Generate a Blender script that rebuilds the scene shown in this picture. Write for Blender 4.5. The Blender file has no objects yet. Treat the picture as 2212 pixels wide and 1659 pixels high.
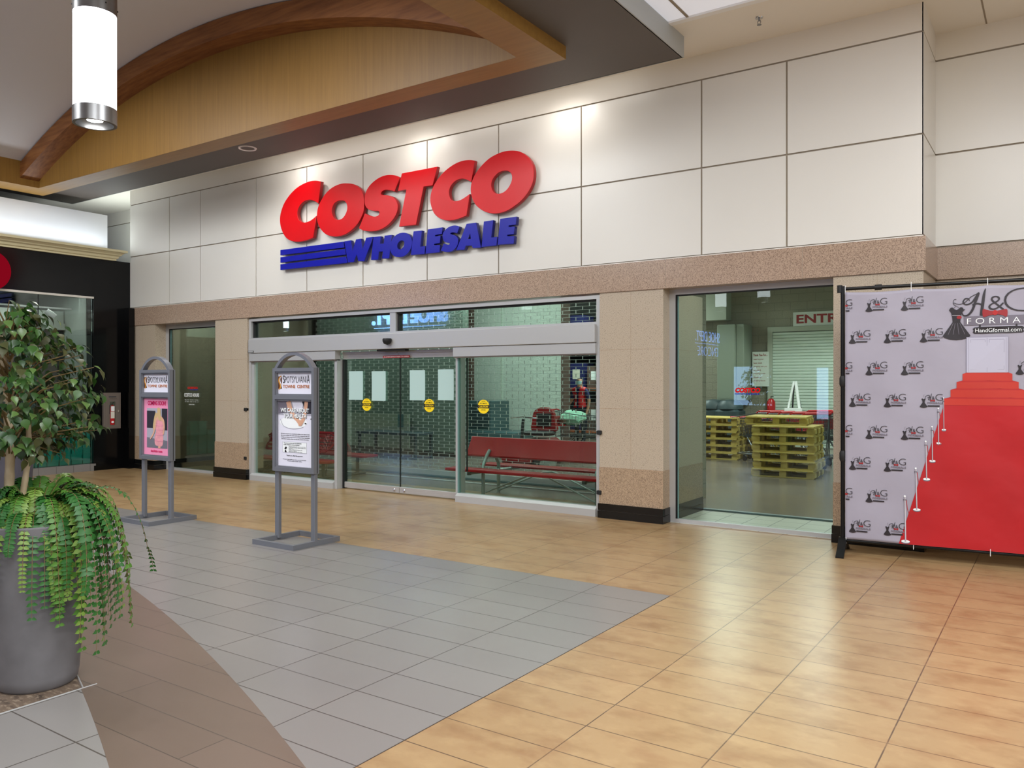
import bpy, math, random
from mathutils import Vector, Matrix
random.seed(7)
C = bpy.context.scene.collection
PI = math.pi
# ------------------------------------------------------------------ camera
cam_d = bpy.data.cameras.new('camera'); cam = bpy.data.objects.new('camera', cam_d); C.objects.link(cam)
cam.location = (0, -8.5, 1.6)
cam.rotation_euler = (math.radians(90), 0, math.radians(34.307))
cam_d.sensor_fit = 'HORIZONTAL'; cam_d.sensor_width = 36.0
cam_d.lens = 36.0 * 1744.0 / 2212.0
cam_d.shift_y = -(829.5 - 826.0) / 2212.0
cam_d.clip_start = .05; cam_d.clip_end = 200
bpy.context.scene.camera = cam
# ------------------------------------------------------------------ exposure and world
sc = bpy.context.scene
sc.view_settings.view_transform = 'Standard'; sc.view_settings.look = 'None'
sc.view_settings.gamma = 1; sc.view_settings.exposure = 0.46
try: sc.view_settings.use_curve_mapping = False
except Exception: pass
w = bpy.data.worlds.new('world'); sc.world = w; w.use_nodes = True
w.node_tree.nodes['Background'].inputs[0].default_value = (.93, .95, 1, 1)
w.node_tree.nodes['Background'].inputs[1].default_value = .45
# ------------------------------------------------------------------ lights (the mall's own, plus added fill)
def area(name, loc, rot, sx, sy, power, col=(1, 1, 1), spread=180):
    l = bpy.data.lights.new(name, 'AREA'); l.shape = 'RECTANGLE'; l.size = sx; l.size_y = sy
    l.energy = power; l.color = col; l.spread = math.radians(spread)
    o = bpy.data.objects.new(name, l); C.objects.link(o); o.location = loc; o.rotation_euler = rot; return o
def spot(name, loc, target, power, col=(1, .9, .78), ang=80, blend=.8, size=.04):
    l = bpy.data.lights.new(name, 'SPOT'); l.energy = power; l.color = col
    l.spot_size = math.radians(ang); l.spot_blend = blend; l.shadow_soft_size = size
    o = bpy.data.objects.new(name, l); C.objects.link(o); o.location = loc
    o.rotation_euler = (Vector(target) - Vector(loc)).to_track_quat('-Z', 'Y').to_euler(); return o
DOWN = (0, 0, 0); UP = (PI, 0, 0)
# added unseen fill areas, under the flat ceiling to the right of the canopy and behind the photographer
for x, y in [(-.2, -4.4), (4.2, -4.4), (-.2, -8.6), (4.2, -8.6), (-.2, -12.4), (4.2, -12.4)]:
    area('ceiling_fill', (x, y, 5.17), DOWN, 2.4, 2.4, 147, (.93, .97, 1))
# added fill inside the barrel vault, brightening the wall and floor below
for x, y in [(-11.2, -4.6), (-7.4, -4.6), (-9.3, -8.0), (-9.3, -11)]:
    area('vault_fill', (x, y, 5.6), (math.radians(22), 0, 0), 2.4, 1.0, 84, (.95, .98, 1), 150)
# accent spots over the big sign, tucked in the gap between canopy and wall
for x in (-9.6, -7.27, -4.93):
    spot('accent_spot', (x, -.5, 5.1), (x - .1, 0, 3.2), 22, (1, .95, .9), 150, 1, .1)
area('wall_wash_fill', (-7.3, -.5, 5.15), (math.radians(22), 0, 0), 6.4, .1, 9, (1, .96, .92))  # added wide wash that evens out the spots on the wall
spot('canopy_downlight', (-9.72, -1.03, 4.99), (-9.7, -.9, 0), 110, (1, .93, .85), 150)
# cove light above the left store's cornice
area('cove_light', (-14.62, -2.0, 4.06), (PI, math.radians(18), 0), .12, 3.4, 12, (.86, .93, 1))
area('cove_light', (-15.2, .1, 4.1), UP, 1.1, .5, 9, (.9, 1, .96))
# inside the warehouse store
for x, y, p in [(-10.4, 4.9, 120), (-6.5, 9.5, 130), (-3.8, 8.6, 130), (-3.6, 4.0, 60), (-13, 13.0, 90), (-10.0, 10.5, 160), (-8.0, 3.6, 70), (-13.5, 3.6, 70)]:
    area('store_lamp_fill', (x, y, 4.25), DOWN, 1.3, .5, p, (.93, 1, .96))
area('store_lamp_fill', (-8.2, 1.3, 3.18), DOWN, 5.5, .3, 45, (.95, 1, .96))
area('store_lamp_fill', (-12.9, .75, 3.18), DOWN, .6, .3, 10, (.95, 1, .96))  # added fill for the dark niche behind the narrow window
area('store_lamp_fill', (-2.8, .75, 3.18), DOWN, .6, .3, 8, (.95, 1, .96))
area('shop_lamp', (-15.4, -1.7, 3.3), DOWN, .5, 1.6, 70, (.9, 1, .96))
# ------------------------------------------------------------------ materials
MT = {}
def srgb(r, g, b):
    f = lambda c: ((c / 255 + .055) / 1.055) ** 2.4 if c / 255 > .04045 else c / 255 / 12.92
    return (f(r), f(g), f(b), 1)
def newmat(name):
    m = bpy.data.materials.new(name); m.use_nodes = True; MT[name] = m
    nt = m.node_tree; return m, nt, nt.nodes['Principled BSDF']
def pm(name, rgb, rough=.5, metal=0, spec=.5, noise=None, bump=None, emit=None, estr=0, coat=0):
    m, nt, b = newmat(name); col = srgb(*rgb)
    b.inputs['Base Color'].default_value = col; b.inputs['Roughness'].default_value = rough
    b.inputs['Metallic'].default_value = metal; b.inputs['Specular IOR Level'].default_value = spec
    if coat: b.inputs['Coat Weight'].default_value = coat; b.inputs['Coat Roughness'].default_value = .08
    if noise or bump:
        tc = nt.nodes.new('ShaderNodeTexCoord')
    if noise:
        sc_, amt = noise[0], noise[1]
        mp = nt.nodes.new('ShaderNodeMapping'); mp.inputs['Scale'].default_value = noise[2] if len(noise) > 2 else (1, 1, 1)
        n = nt.nodes.new('ShaderNodeTexNoise'); n.inputs['Scale'].default_value = sc_; n.inputs['Detail'].default_value = 4
        r = nt.nodes.new('ShaderNodeValToRGB'); r.color_ramp.elements[0].position = .3; r.color_ramp.elements[1].position = .7
        r.color_ramp.elements[0].color = tuple(c * (1 - amt) for c in col[:3]) + (1,)
        r.color_ramp.elements[1].color = tuple(min(1, c * (1 + amt)) for c in col[:3]) + (1,)
        nt.links.new(tc.outputs['Object'], mp.inputs[0]); nt.links.new(mp.outputs[0], n.inputs[0])
        nt.links.new(n.outputs[0], r.inputs[0]); nt.links.new(r.outputs[0], b.inputs['Base Color'])
    if bump:
        n2 = nt.nodes.new('ShaderNodeTexNoise'); n2.inputs['Scale'].default_value = bump[0]; n2.inputs['Detail'].default_value = 3
        bp = nt.nodes.new('ShaderNodeBump'); bp.inputs['Strength'].default_value = bump[1]; bp.inputs['Distance'].default_value = .02
        nt.links.new(tc.outputs['Object'], n2.inputs[0]); nt.links.new(n2.outputs[0], bp.inputs['Height']); nt.links.new(bp.outputs[0], b.inputs['Normal'])
    if emit:
        b.inputs['Emission Color'].default_value = srgb(*emit); b.inputs['Emission Strength'].default_value = estr
    return m
def granite(name, base, dark, scale=95, rough=.28, thr=.36, var=.12, joint=0):
    m, nt, b = newmat(name); tc = nt.nodes.new('ShaderNodeTexCoord')
    n = nt.nodes.new('ShaderNodeTexNoise'); n.inputs['Scale'].default_value = scale * 1.25; n.inputs['Detail'].default_value = 3; n.inputs['Roughness'].default_value = .75
    r = nt.nodes.new('ShaderNodeValToRGB'); e = r.color_ramp.elements
    e[0].position = thr - .06; e[0].color = srgb(*[int(.6 * a_ + .4 * b_) for a_, b_ in zip(dark, base)]); e[1].position = thr + .08; e[1].color = srgb(*base)
    k = e.new(.68); k.color = srgb(*[min(255, int(c * (1 + var))) for c in base])
    n2 = nt.nodes.new('ShaderNodeTexVoronoi'); n2.inputs['Scale'].default_value = scale * .5
    r2 = nt.nodes.new('ShaderNodeValToRGB'); r2.color_ramp.elements[0].position = .1; r2.color_ramp.elements[0].color = (.3, .27, .26, 1)
    r2.color_ramp.elements[1].position = .2; r2.color_ramp.elements[1].color = (1, 1, 1, 1)
    mx = nt.nodes.new('ShaderNodeMixRGB'); mx.blend_type = 'MULTIPLY'; mx.inputs[0].default_value = .75
    L = nt.links.new
    L(tc.outputs['Object'], n.inputs[0]); L(tc.outputs['Object'], n2.inputs[0]); L(n.outputs[0], r.inputs[0]); L(n2.outputs['Distance'], r2.inputs[0])
    L(r.outputs[0], mx.inputs[1]); L(r2.outputs[0], mx.inputs[2]); L(mx.outputs[0], b.inputs['Base Color'])
    b.inputs['Roughness'].default_value = rough
    return m
def tiles(name, c1, c2, grout, bw, rh, ox, oy, rough=.3, mort=.004, blotch=None, rot=0, off=0, spec=.5):
    m, nt, b = newmat(name); L = nt.links.new; tc = nt.nodes.new('ShaderNodeTexCoord')
    mp = nt.nodes.new('ShaderNodeMapping'); mp.inputs['Location'].default_value = (ox, oy, 0); mp.inputs['Rotation'].default_value = (0, 0, rot)
    br = nt.nodes.new('ShaderNodeTexBrick'); br.offset = off; br.squash = 1
    for k, v in (('Scale', 1), ('Brick Width', bw), ('Row Height', rh), ('Mortar Size', mort), ('Mortar Smooth', .1), ('Bias', 0)): br.inputs[k].default_value = v
    br.inputs['Color1'].default_value = srgb(*c1); br.inputs['Color2'].default_value = srgb(*c2); br.inputs['Mortar'].default_value = srgb(*grout)
    L(tc.outputs['Object'], mp.inputs[0]); L(mp.outputs[0], br.inputs[0])
    out = br.outputs[0]
    if blotch:
        for sc_, vec, amt, col in blotch:
            mp2 = nt.nodes.new('ShaderNodeMapping'); mp2.inputs['Scale'].default_value = vec
            n = nt.nodes.new('ShaderNodeTexNoise'); n.inputs['Scale'].default_value = sc_; n.inputs['Detail'].default_value = 5; n.inputs['Roughness'].default_value = .6
            r = nt.nodes.new('ShaderNodeValToRGB'); r.color_ramp.elements[0].position = .5; r.color_ramp.elements[1].position = .72
            r.color_ramp.elements[0].color = (0, 0, 0, 1); r.color_ramp.elements[1].color = (amt, amt, amt, 1)
            mx = nt.nodes.new('ShaderNodeMixRGB'); mx.inputs[2].default_value = srgb(*col)
            L(tc.outputs['Object'], mp2.inputs[0]); L(mp2.outputs[0], n.inputs[0]); L(n.outputs[0], r.inputs[0]); L(r.outputs[0], mx.inputs[0]); L(out, mx.inputs[1])
            out = mx.outputs[0]
    L(out, b.inputs['Base Color'])
    b.inputs['Roughness'].default_value = rough; b.inputs['Specular IOR Level'].default_value = spec
    bp = nt.nodes.new('ShaderNodeBump'); bp.inputs['Strength'].default_value = .25; bp.inputs['Distance'].default_value = .003; bp.invert = True
    L(br.outputs['Fac'], bp.inputs['Height']); L(bp.outputs[0], b.inputs['Normal'])
    return m
def wood(name, c1, c2, scale=(1, 1, 1), n=12, rough=.45):
    m, nt, b = newmat(name); L = nt.links.new; tc = nt.nodes.new('ShaderNodeTexCoord')
    mp = nt.nodes.new('ShaderNodeMapping'); mp.inputs['Scale'].default_value = scale
    t = nt.nodes.new('ShaderNodeTexNoise'); t.inputs['Scale'].default_value = n; t.inputs['Detail'].default_value = 6
    r = nt.nodes.new('ShaderNodeValToRGB'); r.color_ramp.elements[0].position = .3; r.color_ramp.elements[1].position = .7
    r.color_ramp.elements[0].color = srgb(*c1); r.color_ramp.elements[1].color = srgb(*c2)
    L(tc.outputs['Object'], mp.inputs[0]); L(mp.outputs[0], t.inputs[0]); L(t.outputs[0], r.inputs[0]); L(r.outputs[0], b.inputs['Base Color'])
    b.inputs['Roughness'].default_value = rough
    return m
def glass(name, tint, refl=1.5, rough=0.0, boost=1.0):
    m, nt, b = newmat(name); nt.nodes.remove(b); L = nt.links.new
    out = nt.nodes['Material Output']; tr = nt.nodes.new('ShaderNodeBsdfTransparent'); tr.inputs[0].default_value = tint + (1,)
    gl = nt.nodes.new('ShaderNodeBsdfGlossy'); gl.inputs['Roughness'].default_value = rough; gl.inputs[0].default_value = (.9, .97, .95, 1)
    fr = nt.nodes.new('ShaderNodeFresnel'); fr.inputs[0].default_value = refl
    mu = nt.nodes.new('ShaderNodeMath'); mu.operation = 'MULTIPLY'; mu.inputs[1].default_value = boost; mu.use_clamp = True
    mx = nt.nodes.new('ShaderNodeMixShader'); L(fr.outputs[0], mu.inputs[0]); L(mu.outputs[0], mx.inputs[0]); L(tr.outputs[0], mx.inputs[1]); L(gl.outputs[0], mx.inputs[2]); L(mx.outputs[0], out.inputs[0])
    return m
def emis(name, rgb, s):
    m, nt, b = newmat(name); nt.nodes.remove(b); e = nt.nodes.new('ShaderNodeEmission'); e.inputs[0].default_value = srgb(*rgb); e.inputs[1].default_value = s
    nt.links.new(e.outputs[0], nt.nodes['Material Output'].inputs[0]); return m
def perforated(name, rgb, scale):
    m, nt, b = newmat(name); L = nt.links.new; b.inputs['Base Color'].default_value = srgb(*rgb); b.inputs['Roughness'].default_value = .3
    tc = nt.nodes.new('ShaderNodeTexCoord'); v = nt.nodes.new('ShaderNodeTexVoronoi'); v.inputs['Scale'].default_value = scale; v.inputs['Randomness'].default_value = 0
    gt = nt.nodes.new('ShaderNodeMath'); gt.operation = 'GREATER_THAN'; gt.inputs[1].default_value = .52
    tr = nt.nodes.new('ShaderNodeBsdfTransparent'); mx = nt.nodes.new('ShaderNodeMixShader')
    L(tc.outputs['Object'], v.inputs[0]); L(v.outputs['Distance'], gt.inputs[0]); L(gt.outputs[0], mx.inputs[0]); L(tr.outputs[0], mx.inputs[1]); L(b.outputs[0], mx.inputs[2])
    L(mx.outputs[0], nt.nodes['Material Output'].inputs[0]); return m
def blockwall(name, c, grout, bw=.4, rh=.2, vert='xz', rough=.8):
    m, nt, b = newmat(name); L = nt.links.new; tc = nt.nodes.new('ShaderNodeTexCoord')
    sx = nt.nodes.new('ShaderNodeSeparateXYZ'); cx = nt.nodes.new('ShaderNodeCombineXYZ'); L(tc.outputs['Object'], sx.inputs[0])
    ad = nt.nodes.new('ShaderNodeMath'); ad.operation = 'ADD'; L(sx.outputs[0], ad.inputs[0]); L(sx.outputs[1], ad.inputs[1]); L(ad.outputs[0], cx.inputs[0]); L(sx.outputs[2], cx.inputs[1])
    br = nt.nodes.new('ShaderNodeTexBrick'); L(cx.outputs[0], br.inputs[0])
    for k, v in (('Scale', 1), ('Brick Width', bw), ('Row Height', rh), ('Mortar Size', .008)): br.inputs[k].default_value = v
    br.inputs['Color1'].default_value = srgb(*c); br.inputs['Color2'].default_value = srgb(*[int(k * .97) for k in c]); br.inputs['Mortar'].default_value = srgb(*grout)
    L(br.outputs[0], b.inputs['Base Color']); b.inputs['Roughness'].default_value = rough
    n2 = nt.nodes.new('ShaderNodeTexNoise'); n2.inputs['Scale'].default_value = 28; L(tc.outputs['Object'], n2.inputs[0])
    bp = nt.nodes.new('ShaderNodeBump'); bp.inputs['Strength'].default_value = .6; bp.inputs['Distance'].default_value = .02; L(n2.outputs[0], bp.inputs['Height']); L(bp.outputs[0], b.inputs['Normal'])
    return m
# walls and floor
pm('panel', (225, 222, 214), .3, noise=(1.2, .015)); pm('panel_joint', (152, 140, 124), .8)
pm('band_white', (226, 221, 211), .45)
granite('granite_light', (182, 167, 147), (112, 94, 80), thr=.385); granite('granite_band', (174, 150, 130), (86, 66, 56), thr=.425, rough=.22)
granite('granite_base', (172, 148, 122), (88, 68, 52), thr=.425)
granite('black_granite', (8, 8, 9), (3, 3, 4), rough=.16, var=.5)
G1 = .5955; G2 = .296
tiles('tan_tile', (165, 136, 97), (158, 129, 91), (92, 72, 54), G1, G2, 2.43, 2.83, .3, .0035,
      blotch=[(2.4, (1, 1.7, 1), .75, (128, 94, 60)), (8, (1, 1.2, 1), .3, (184, 156, 114)), (4.1, (1.1, 1.5, 1), .5, (140, 102, 68))])
tiles('grey_tile', (130, 126, 122), (126, 122, 118), (72, 66, 62), G1, G2, 2.43, 2.83, .28, .0035, blotch=[(1.2, (1, 1, 1), .25, (120, 116, 114))])
tiles('pale_tile', (142, 138, 134), (139, 135, 131), (84, 78, 72), G1, G2 * 1.07, 2.43, 2.83, .24, .004)
tiles('brown_tile', (112, 95, 83), (108, 92, 80), (76, 66, 58), 1.8, .245, .4, .1, .3, .0025, blotch=[(1.5, (1, 2, 1), .3, (95, 81, 70))], off=.5)
tiles('sill_tile', (190, 188, 170), (186, 184, 166), (120, 118, 108), .3, .3, 0, 0, .4, .006)
tiles('mat_stone', (112, 94, 78), (98, 82, 68), (70, 60, 52), 3, 3, 0, 0, .8, .0, blotch=[(9, (1, 2.4, 1), 1, (52, 40, 32)), (22, (1, 2.4, 1), .8, (168, 150, 128))])
pm('concrete_floor', (118, 108, 98), .22, noise=(2.5, .14, (1, 2, 1)))
pm('ceiling_paint', (234, 229, 220), .8); pm('tile_ceiling_glow', (232, 232, 234), .8, emit=(232, 238, 252), estr=.26); pm('white_trim', (238, 238, 238), .5)  # white ceiling tiles get an added glow so they look brightly lit
pm('soffit_dark', (92, 84, 78), .6, noise=(1.2, .05)); pm('fascia', (176, 180, 180), .6)
pm('vault_paint', (216, 213, 216), .85)
wood('maple', (132, 96, 40), (146, 108, 48), (14, 14, .7), 2.2); wood('maple_under', (144, 108, 50), (158, 120, 58), (.7, 8, 8), 2.5)
wood('dark_wood', (116, 68, 30), (152, 98, 50), (.8, 9, 9), 2.4, .6)
pm('cove_white', (236, 240, 244), .8); pm('cornice', (222, 212, 172), .5)
# metals and plastics
pm('alu', (186, 186, 185), .35, .25); pm('alu_rail', (184, 180, 176), .35, .3, noise=(30, .06, (.3, 1, 6)))
pm('steel', (150, 150, 150), .3, .9); pm('chrome', (215, 215, 215), .12, 1)
pm('stand_grey', (120, 122, 128), .38, .3); pm('black_rubber', (18, 18, 19), .6); pm('black_metal', (16, 16, 17), .35, .3)
pm('grille_metal', (205, 208, 205), .35, .5)
pm('sign_red', (212, 2, 16), .34, spec=.3, noise=(.9, .08)); pm('sign_red_side', (165, 10, 20), .35); pm('sign_blue', (10, 18, 160), .32, spec=.3, noise=(.9, .06)); pm('sign_blue_side', (10, 14, 110), .35)
pm('bench_red', (166, 12, 20), .3, spec=.3); perforated('bench_mesh', (178, 20, 26), 36); pm('bench_leg', (150, 160, 156), .35, .5); pm('dark_leg', (42, 46, 44), .5)
glass('glass_shop', (.88, .92, .9), 1.5, boost=1.1); glass('glass_door', (.79, .885, .845), 1.5, boost=.42); glass('glass_window', (.88, .945, .92), 1.5, boost=.8); glass('glass_dark', (.82, .88, .84), 1.5, boost=.8)
pm('glass_edge', (112, 150, 146), .25)
pm('paper', (180, 208, 203), .6); pm('sticker_yellow', (250, 216, 20), .5); pm('ink', (20, 20, 22), .5); pm('ink_soft', (62, 60, 64), .6); pm('red_label', (150, 26, 32), .5); pm('white_ink', (238, 240, 240), .5)
pm('banner_cloth', (160, 155, 168), .55, noise=(2.5, .035), bump=(3.2, .5)); pm('carpet_red', (176, 14, 24), .5, noise=(2, .07), bump=(3.2, .45)); pm('step_red', (190, 48, 34), .5, noise=(3, .06))
pm('step_edge', (176, 30, 30), .6); pm('banner_door', (182, 180, 196), .5); pm('banner_door_line', (150, 146, 164), .5); pm('banner_grey', (112, 106, 118), .5); pm('banner_black', (36, 30, 36), .5); pm('silver_print', (198, 190, 196), .4)
pm('pot_grey', (110, 108, 110), .55, noise=(9, .1)); pm('pot_dark', (74, 72, 82), .6, noise=(9, .08)); pm('soil', (42, 32, 24), .9)
pm('leaf_a', (50, 86, 30), .4); pm('leaf_b', (34, 64, 28), .38); pm('leaf_c', (84, 112, 56), .3); pm('leaf_d', (62, 66, 26), .5)
pm('fern_a', (44, 98, 38), .45); pm('fern_b', (76, 122, 42), .45); pm('fern_c', (112, 142, 58), .45); pm('stem_brown', (122, 100, 58), .7)
wood('birch', (172, 150, 118), (214, 196, 164), (3, 3, 1.2), 5, .7); pm('bark_spot', (70, 54, 40), .8)
pm('teal_box', (24, 166, 148), .5, noise=(8, .07)); pm('teal_lid', (26, 164, 146), .45)
pm('taupe', (108, 98, 90), .5); pm('ext_red', (186, 20, 30), .3); pm('ext_label', (220, 214, 200), .5)
pm('poster_white', (224, 222, 234), .35, noise=(2, .02)); pm('poster_pink', (238, 148, 182), .4); pm('magenta', (206, 30, 96), .5); pm('skin', (214, 164, 136), .55); pm('dress_pink', (222, 150, 158), .6, noise=(30, .1)); pm('hair_blond', (198, 168, 120), .6)
pm('photo_dark', (48, 46, 54), .4); pm('photo_grey', (168, 166, 178), .4); pm('photo_floor', (112, 110, 120), .5); pm('gold', (206, 140, 40), .5); pm('brown_ink', (92, 46, 22), .5); pm('orange_ink', (176, 104, 48), .5)
blockwall('block_white', (206, 216, 206), (182, 192, 184)); blockwall('block_dark', (102, 118, 108), (97, 112, 103)); blockwall('block_tan', (150, 146, 128), (132, 128, 112), .4, .2)
pm('column_brown', (96, 74, 66), .7, noise=(4, .15)); pm('machine_teal', (70, 98, 102), .4); pm('bin_dark', (50, 66, 70), .5); pm('box_sage', (142, 152, 136), .5); pm('duct', (170, 176, 160), .6)
pm('shutter', (206, 218, 206), .5); wood('pallet_wood', (172, 148, 66), (200, 178, 96), (2, 2, 6), 3, .7)
pm('cart_grey', (110, 116, 120), .35, .7); pm('cart_red', (184, 26, 34), .4); pm('scooter_red', (140, 22, 26), .35); pm('seat_black', (24, 24, 26), .6); pm('mint_bag', (160, 214, 186), .4)
pm('shelf_orange', (190, 92, 40), .5); pm('navy', (26, 30, 84), .7); pm('vest_red', (206, 26, 34), .6); pm('mask', (176, 222, 226), .6); pm('hair_dark', (46, 34, 28), .7); pm('trouser', (36, 38, 46), .8)
pm('sign_panel', (214, 220, 212), .5); pm('store_black', (5, 5, 6), .15, spec=.3); pm('interior_white', (188, 194, 186), .7); pm('interior_dark', (40, 44, 44), .8); pm('mall_wall', (150, 138, 122), .7); pm('dark_front', (52, 50, 52), .5)
emis('lamp_white', (246, 246, 255), 4.2); emis('lamp_spot', (255, 255, 255), 12); emis('screen_blue', (176, 206, 255), 5); emis('neon_blue', (120, 156, 255), 7.0); emis('neon_red', (180, 16, 40), .35); emis('troffer', (255, 250, 240), 3.0); emis('led', (255, 255, 255), 6)
# ------------------------------------------------------------------ mesh helpers
class MB:
    def __init__(s, org=(0, 0, 0)): s.v = []; s.f = []; s.m = []; s.mats = []; s.o = Vector(org); s.sm = []
    def mi(s, mat):
        if mat not in s.mats: s.mats.append(mat)
        return s.mats.index(mat)
    def add(s, vs, fs, mat=None, smooth=False):
        b = len(s.v); s.v += [tuple(Vector(v) - s.o) for v in vs]; k = s.mi(mat) if mat else -1
        for f in fs: s.f.append([i + b for i in f]); s.m.append(k); s.sm.append(smooth)
        return s
    def box(s, x0, x1, y0, y1, z0, z1, mat=None):
        return s.add([(x0, y0, z0), (x1, y0, z0), (x1, y1, z0), (x0, y1, z0), (x0, y0, z1), (x1, y0, z1), (x1, y1, z1), (x0, y1, z1)],
                     [(0, 3, 2, 1), (4, 5, 6, 7), (0, 1, 5, 4), (1, 2, 6, 5), (2, 3, 7, 6), (3, 0, 4, 7)], mat)
    def bbox(s, x0, x1, y0, y1, z0, z1, b, mat=None):
        "box with its four upright edges and rims chamfered"
        vs = []
        for z, i in ((z0, b), (z0 + b, 0), (z1 - b, 0), (z1, b)):
            X0, X1, Y0, Y1 = x0 + i, x1 - i, y0 + i, y1 - i; c = b
            vs += [(X0 + c, Y0, z), (X1 - c, Y0, z), (X1, Y0 + c, z), (X1, Y1 - c, z), (X1 - c, Y1, z), (X0 + c, Y1, z), (X0, Y1 - c, z), (X0, Y0 + c, z)]
        fs = [tuple(range(7, -1, -1)), tuple(range(24, 32))]
        for r in range(3):
            for k in range(8): fs.append((r * 8 + k, r * 8 + (k + 1) % 8, r * 8 + 8 + (k + 1) % 8, r * 8 + 8 + k))
        return s.add(vs, fs, mat)
    def lathe(s, cx, cy, prof, n=32, mat=None, smooth=True, cap=True):
        vs = []
        for r, z in prof:
            for k in range(n): a = 2 * PI * k / n; vs.append((cx + r * math.cos(a), cy + r * math.sin(a), z))
        fs = []
        for j in range(len(prof) - 1):
            for k in range(n): fs.append((j * n + k, j * n + (k + 1) % n, j * n + n + (k + 1) % n, j * n + n + k))
        s.add(vs, fs, mat, smooth)
        if cap:
            b = len(s.v) - len(vs)
            s.f.append([b + k for k in range(n - 1, -1, -1)]); s.f.append([b + (len(prof) - 1) * n + k for k in range(n)])
            k_ = s.mi(mat) if mat else -1; s.m += [k_, k_]; s.sm += [False, False]
        return s
    def tube(s, pts, r, n=8, mat=None, smooth=True):
        pts = [Vector(p) for p in pts]; rr = r if isinstance(r, (list, tuple)) else [r] * len(pts); vs = []; fs = []
        up = None
        for i, p in enumerate(pts):
            t = (pts[min(i + 1, len(pts) - 1)] - pts[max(i - 1, 0)]).normalized()
            if up is None: up = Vector((0, 0, 1)) if abs(t.z) < .9 else Vector((1, 0, 0))
            a = t.cross(up).normalized(); bb = a.cross(t).normalized(); up = bb
            for k in range(n): an = 2 * PI * (k + .5) / n; vs.append(p + a * math.cos(an) * rr[i] + bb * math.sin(an) * rr[i])
        for i in range(len(pts) - 1):
            for k in range(n): fs.append((i * n + k, i * n + (k + 1) % n, i * n + n + (k + 1) % n, i * n + n + k))
        fs.append(tuple(range(n - 1, -1, -1))); fs.append(tuple((len(pts) - 1) * n + k for k in range(n)))
        return s.add(vs, fs, mat, smooth)
    def prism_y(s, poly, y0, y1, mat=None):
        "polygon given as (x, z), extruded from y0 to y1"
        n = len(poly); vs = [(x, y0, z) for x, z in poly] + [(x, y1, z) for x, z in poly]
        return s.add(vs, [tuple(range(n)), tuple(range(2 * n - 1, n - 1, -1))] + [(i, n + i, n + (i + 1) % n, (i + 1) % n) for i in range(n)], mat)
    def prism_x(s, poly, x0, x1, mat=None):
        n = len(poly); vs = [(x0, y, z) for y, z in poly] + [(x1, y, z) for y, z in poly]
        return s.add(vs, [tuple(range(n)), tuple(range(2 * n - 1, n - 1, -1))] + [(i, n + i, n + (i + 1) % n, (i + 1) % n) for i in range(n)], mat)
    def prism_z(s, poly, z0, z1, mat=None):
        n = len(poly); vs = [(x, y, z0) for x, y in poly] + [(x, y, z1) for x, y in poly]
        return s.add(vs, [tuple(range(n - 1, -1, -1)), tuple(range(n, 2 * n))] + [(i, (i + 1) % n, n + (i + 1) % n, n + i) for i in range(n)], mat)
    def build(s, name, mat=None, parent=None):
        me = bpy.data.meshes.new(name); me.from_pydata(s.v, [], s.f)
        names = list(s.mats)
        if mat and mat not in names: names.append(mat)
        for nme in names: me.materials.append(MT[nme])
        d = names.index(mat) if mat else 0
        me.polygons.foreach_set('material_index', [k if k >= 0 else d for k in s.m])
        me.polygons.foreach_set('use_smooth', s.sm)
        fixn(me); me.update()
        if any(s.sm): me.set_sharp_from_angle(angle=math.radians(38))
        o = bpy.data.objects.new(name, me); C.objects.link(o)
        if parent: o.parent = parent
        return o
import bmesh
def fixn(me):
    b = bmesh.new(); b.from_mesh(me); bmesh.ops.recalc_face_normals(b, faces=b.faces); b.to_mesh(me); b.free()
def thing(name, label, cat, loc=(0, 0, 0), rz=0, group=None):
    o = bpy.data.objects.new(name, None); C.objects.link(o); o.empty_display_size = .1
    o.location = loc; o.rotation_euler = (0, 0, rz); o['label'] = label; o['category'] = cat
    if group: o['group'] = group
    return o
def tag(o, label, cat, group=None, kind=None):
    o['label'] = label; o['category'] = cat
    if group: o['group'] = group
    if kind: o['kind'] = kind
    return o
def struct(o, label=None):
    o['kind'] = 'structure'
    if label: o['label'] = label
    return o
def kids(o): return [c for c in bpy.data.objects if c.parent == o]
def dup(src, loc, rz=None, label=None, group=None):
    r = src.copy(); C.objects.link(r); r.location = loc
    if rz is not None: r.rotation_euler = (0, 0, rz)
    if label: r['label'] = label
    if group: r['group'] = group
    for ch in kids(src):
        c = ch.copy(); C.objects.link(c); c.parent = r
        for g in kids(ch):
            d = g.copy(); C.objects.link(d); d.parent = c
    return r
def cat_rom(pts, n=4, closed=True):
    out = []; N = len(pts)
    rng = range(N) if closed else range(N - 1)
    for i in rng:
        if closed: p0, p1, p2, p3 = pts[i - 1], pts[i], pts[(i + 1) % N], pts[(i + 2) % N]
        else: p0, p1, p2, p3 = pts[max(i - 1, 0)], pts[i], pts[i + 1], pts[min(i + 2, N - 1)]
        for k in range(n):
            t = k / n; out.append(tuple(.5 * (2 * b + (c - a) * t + (2 * a - 5 * b + 4 * c - d) * t * t + (3 * b - a - 3 * c + d) * t ** 3) for a, b, c, d in zip(p0, p1, p2, p3)))
    if not closed: out.append(tuple(pts[-1]))
    return out
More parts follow.
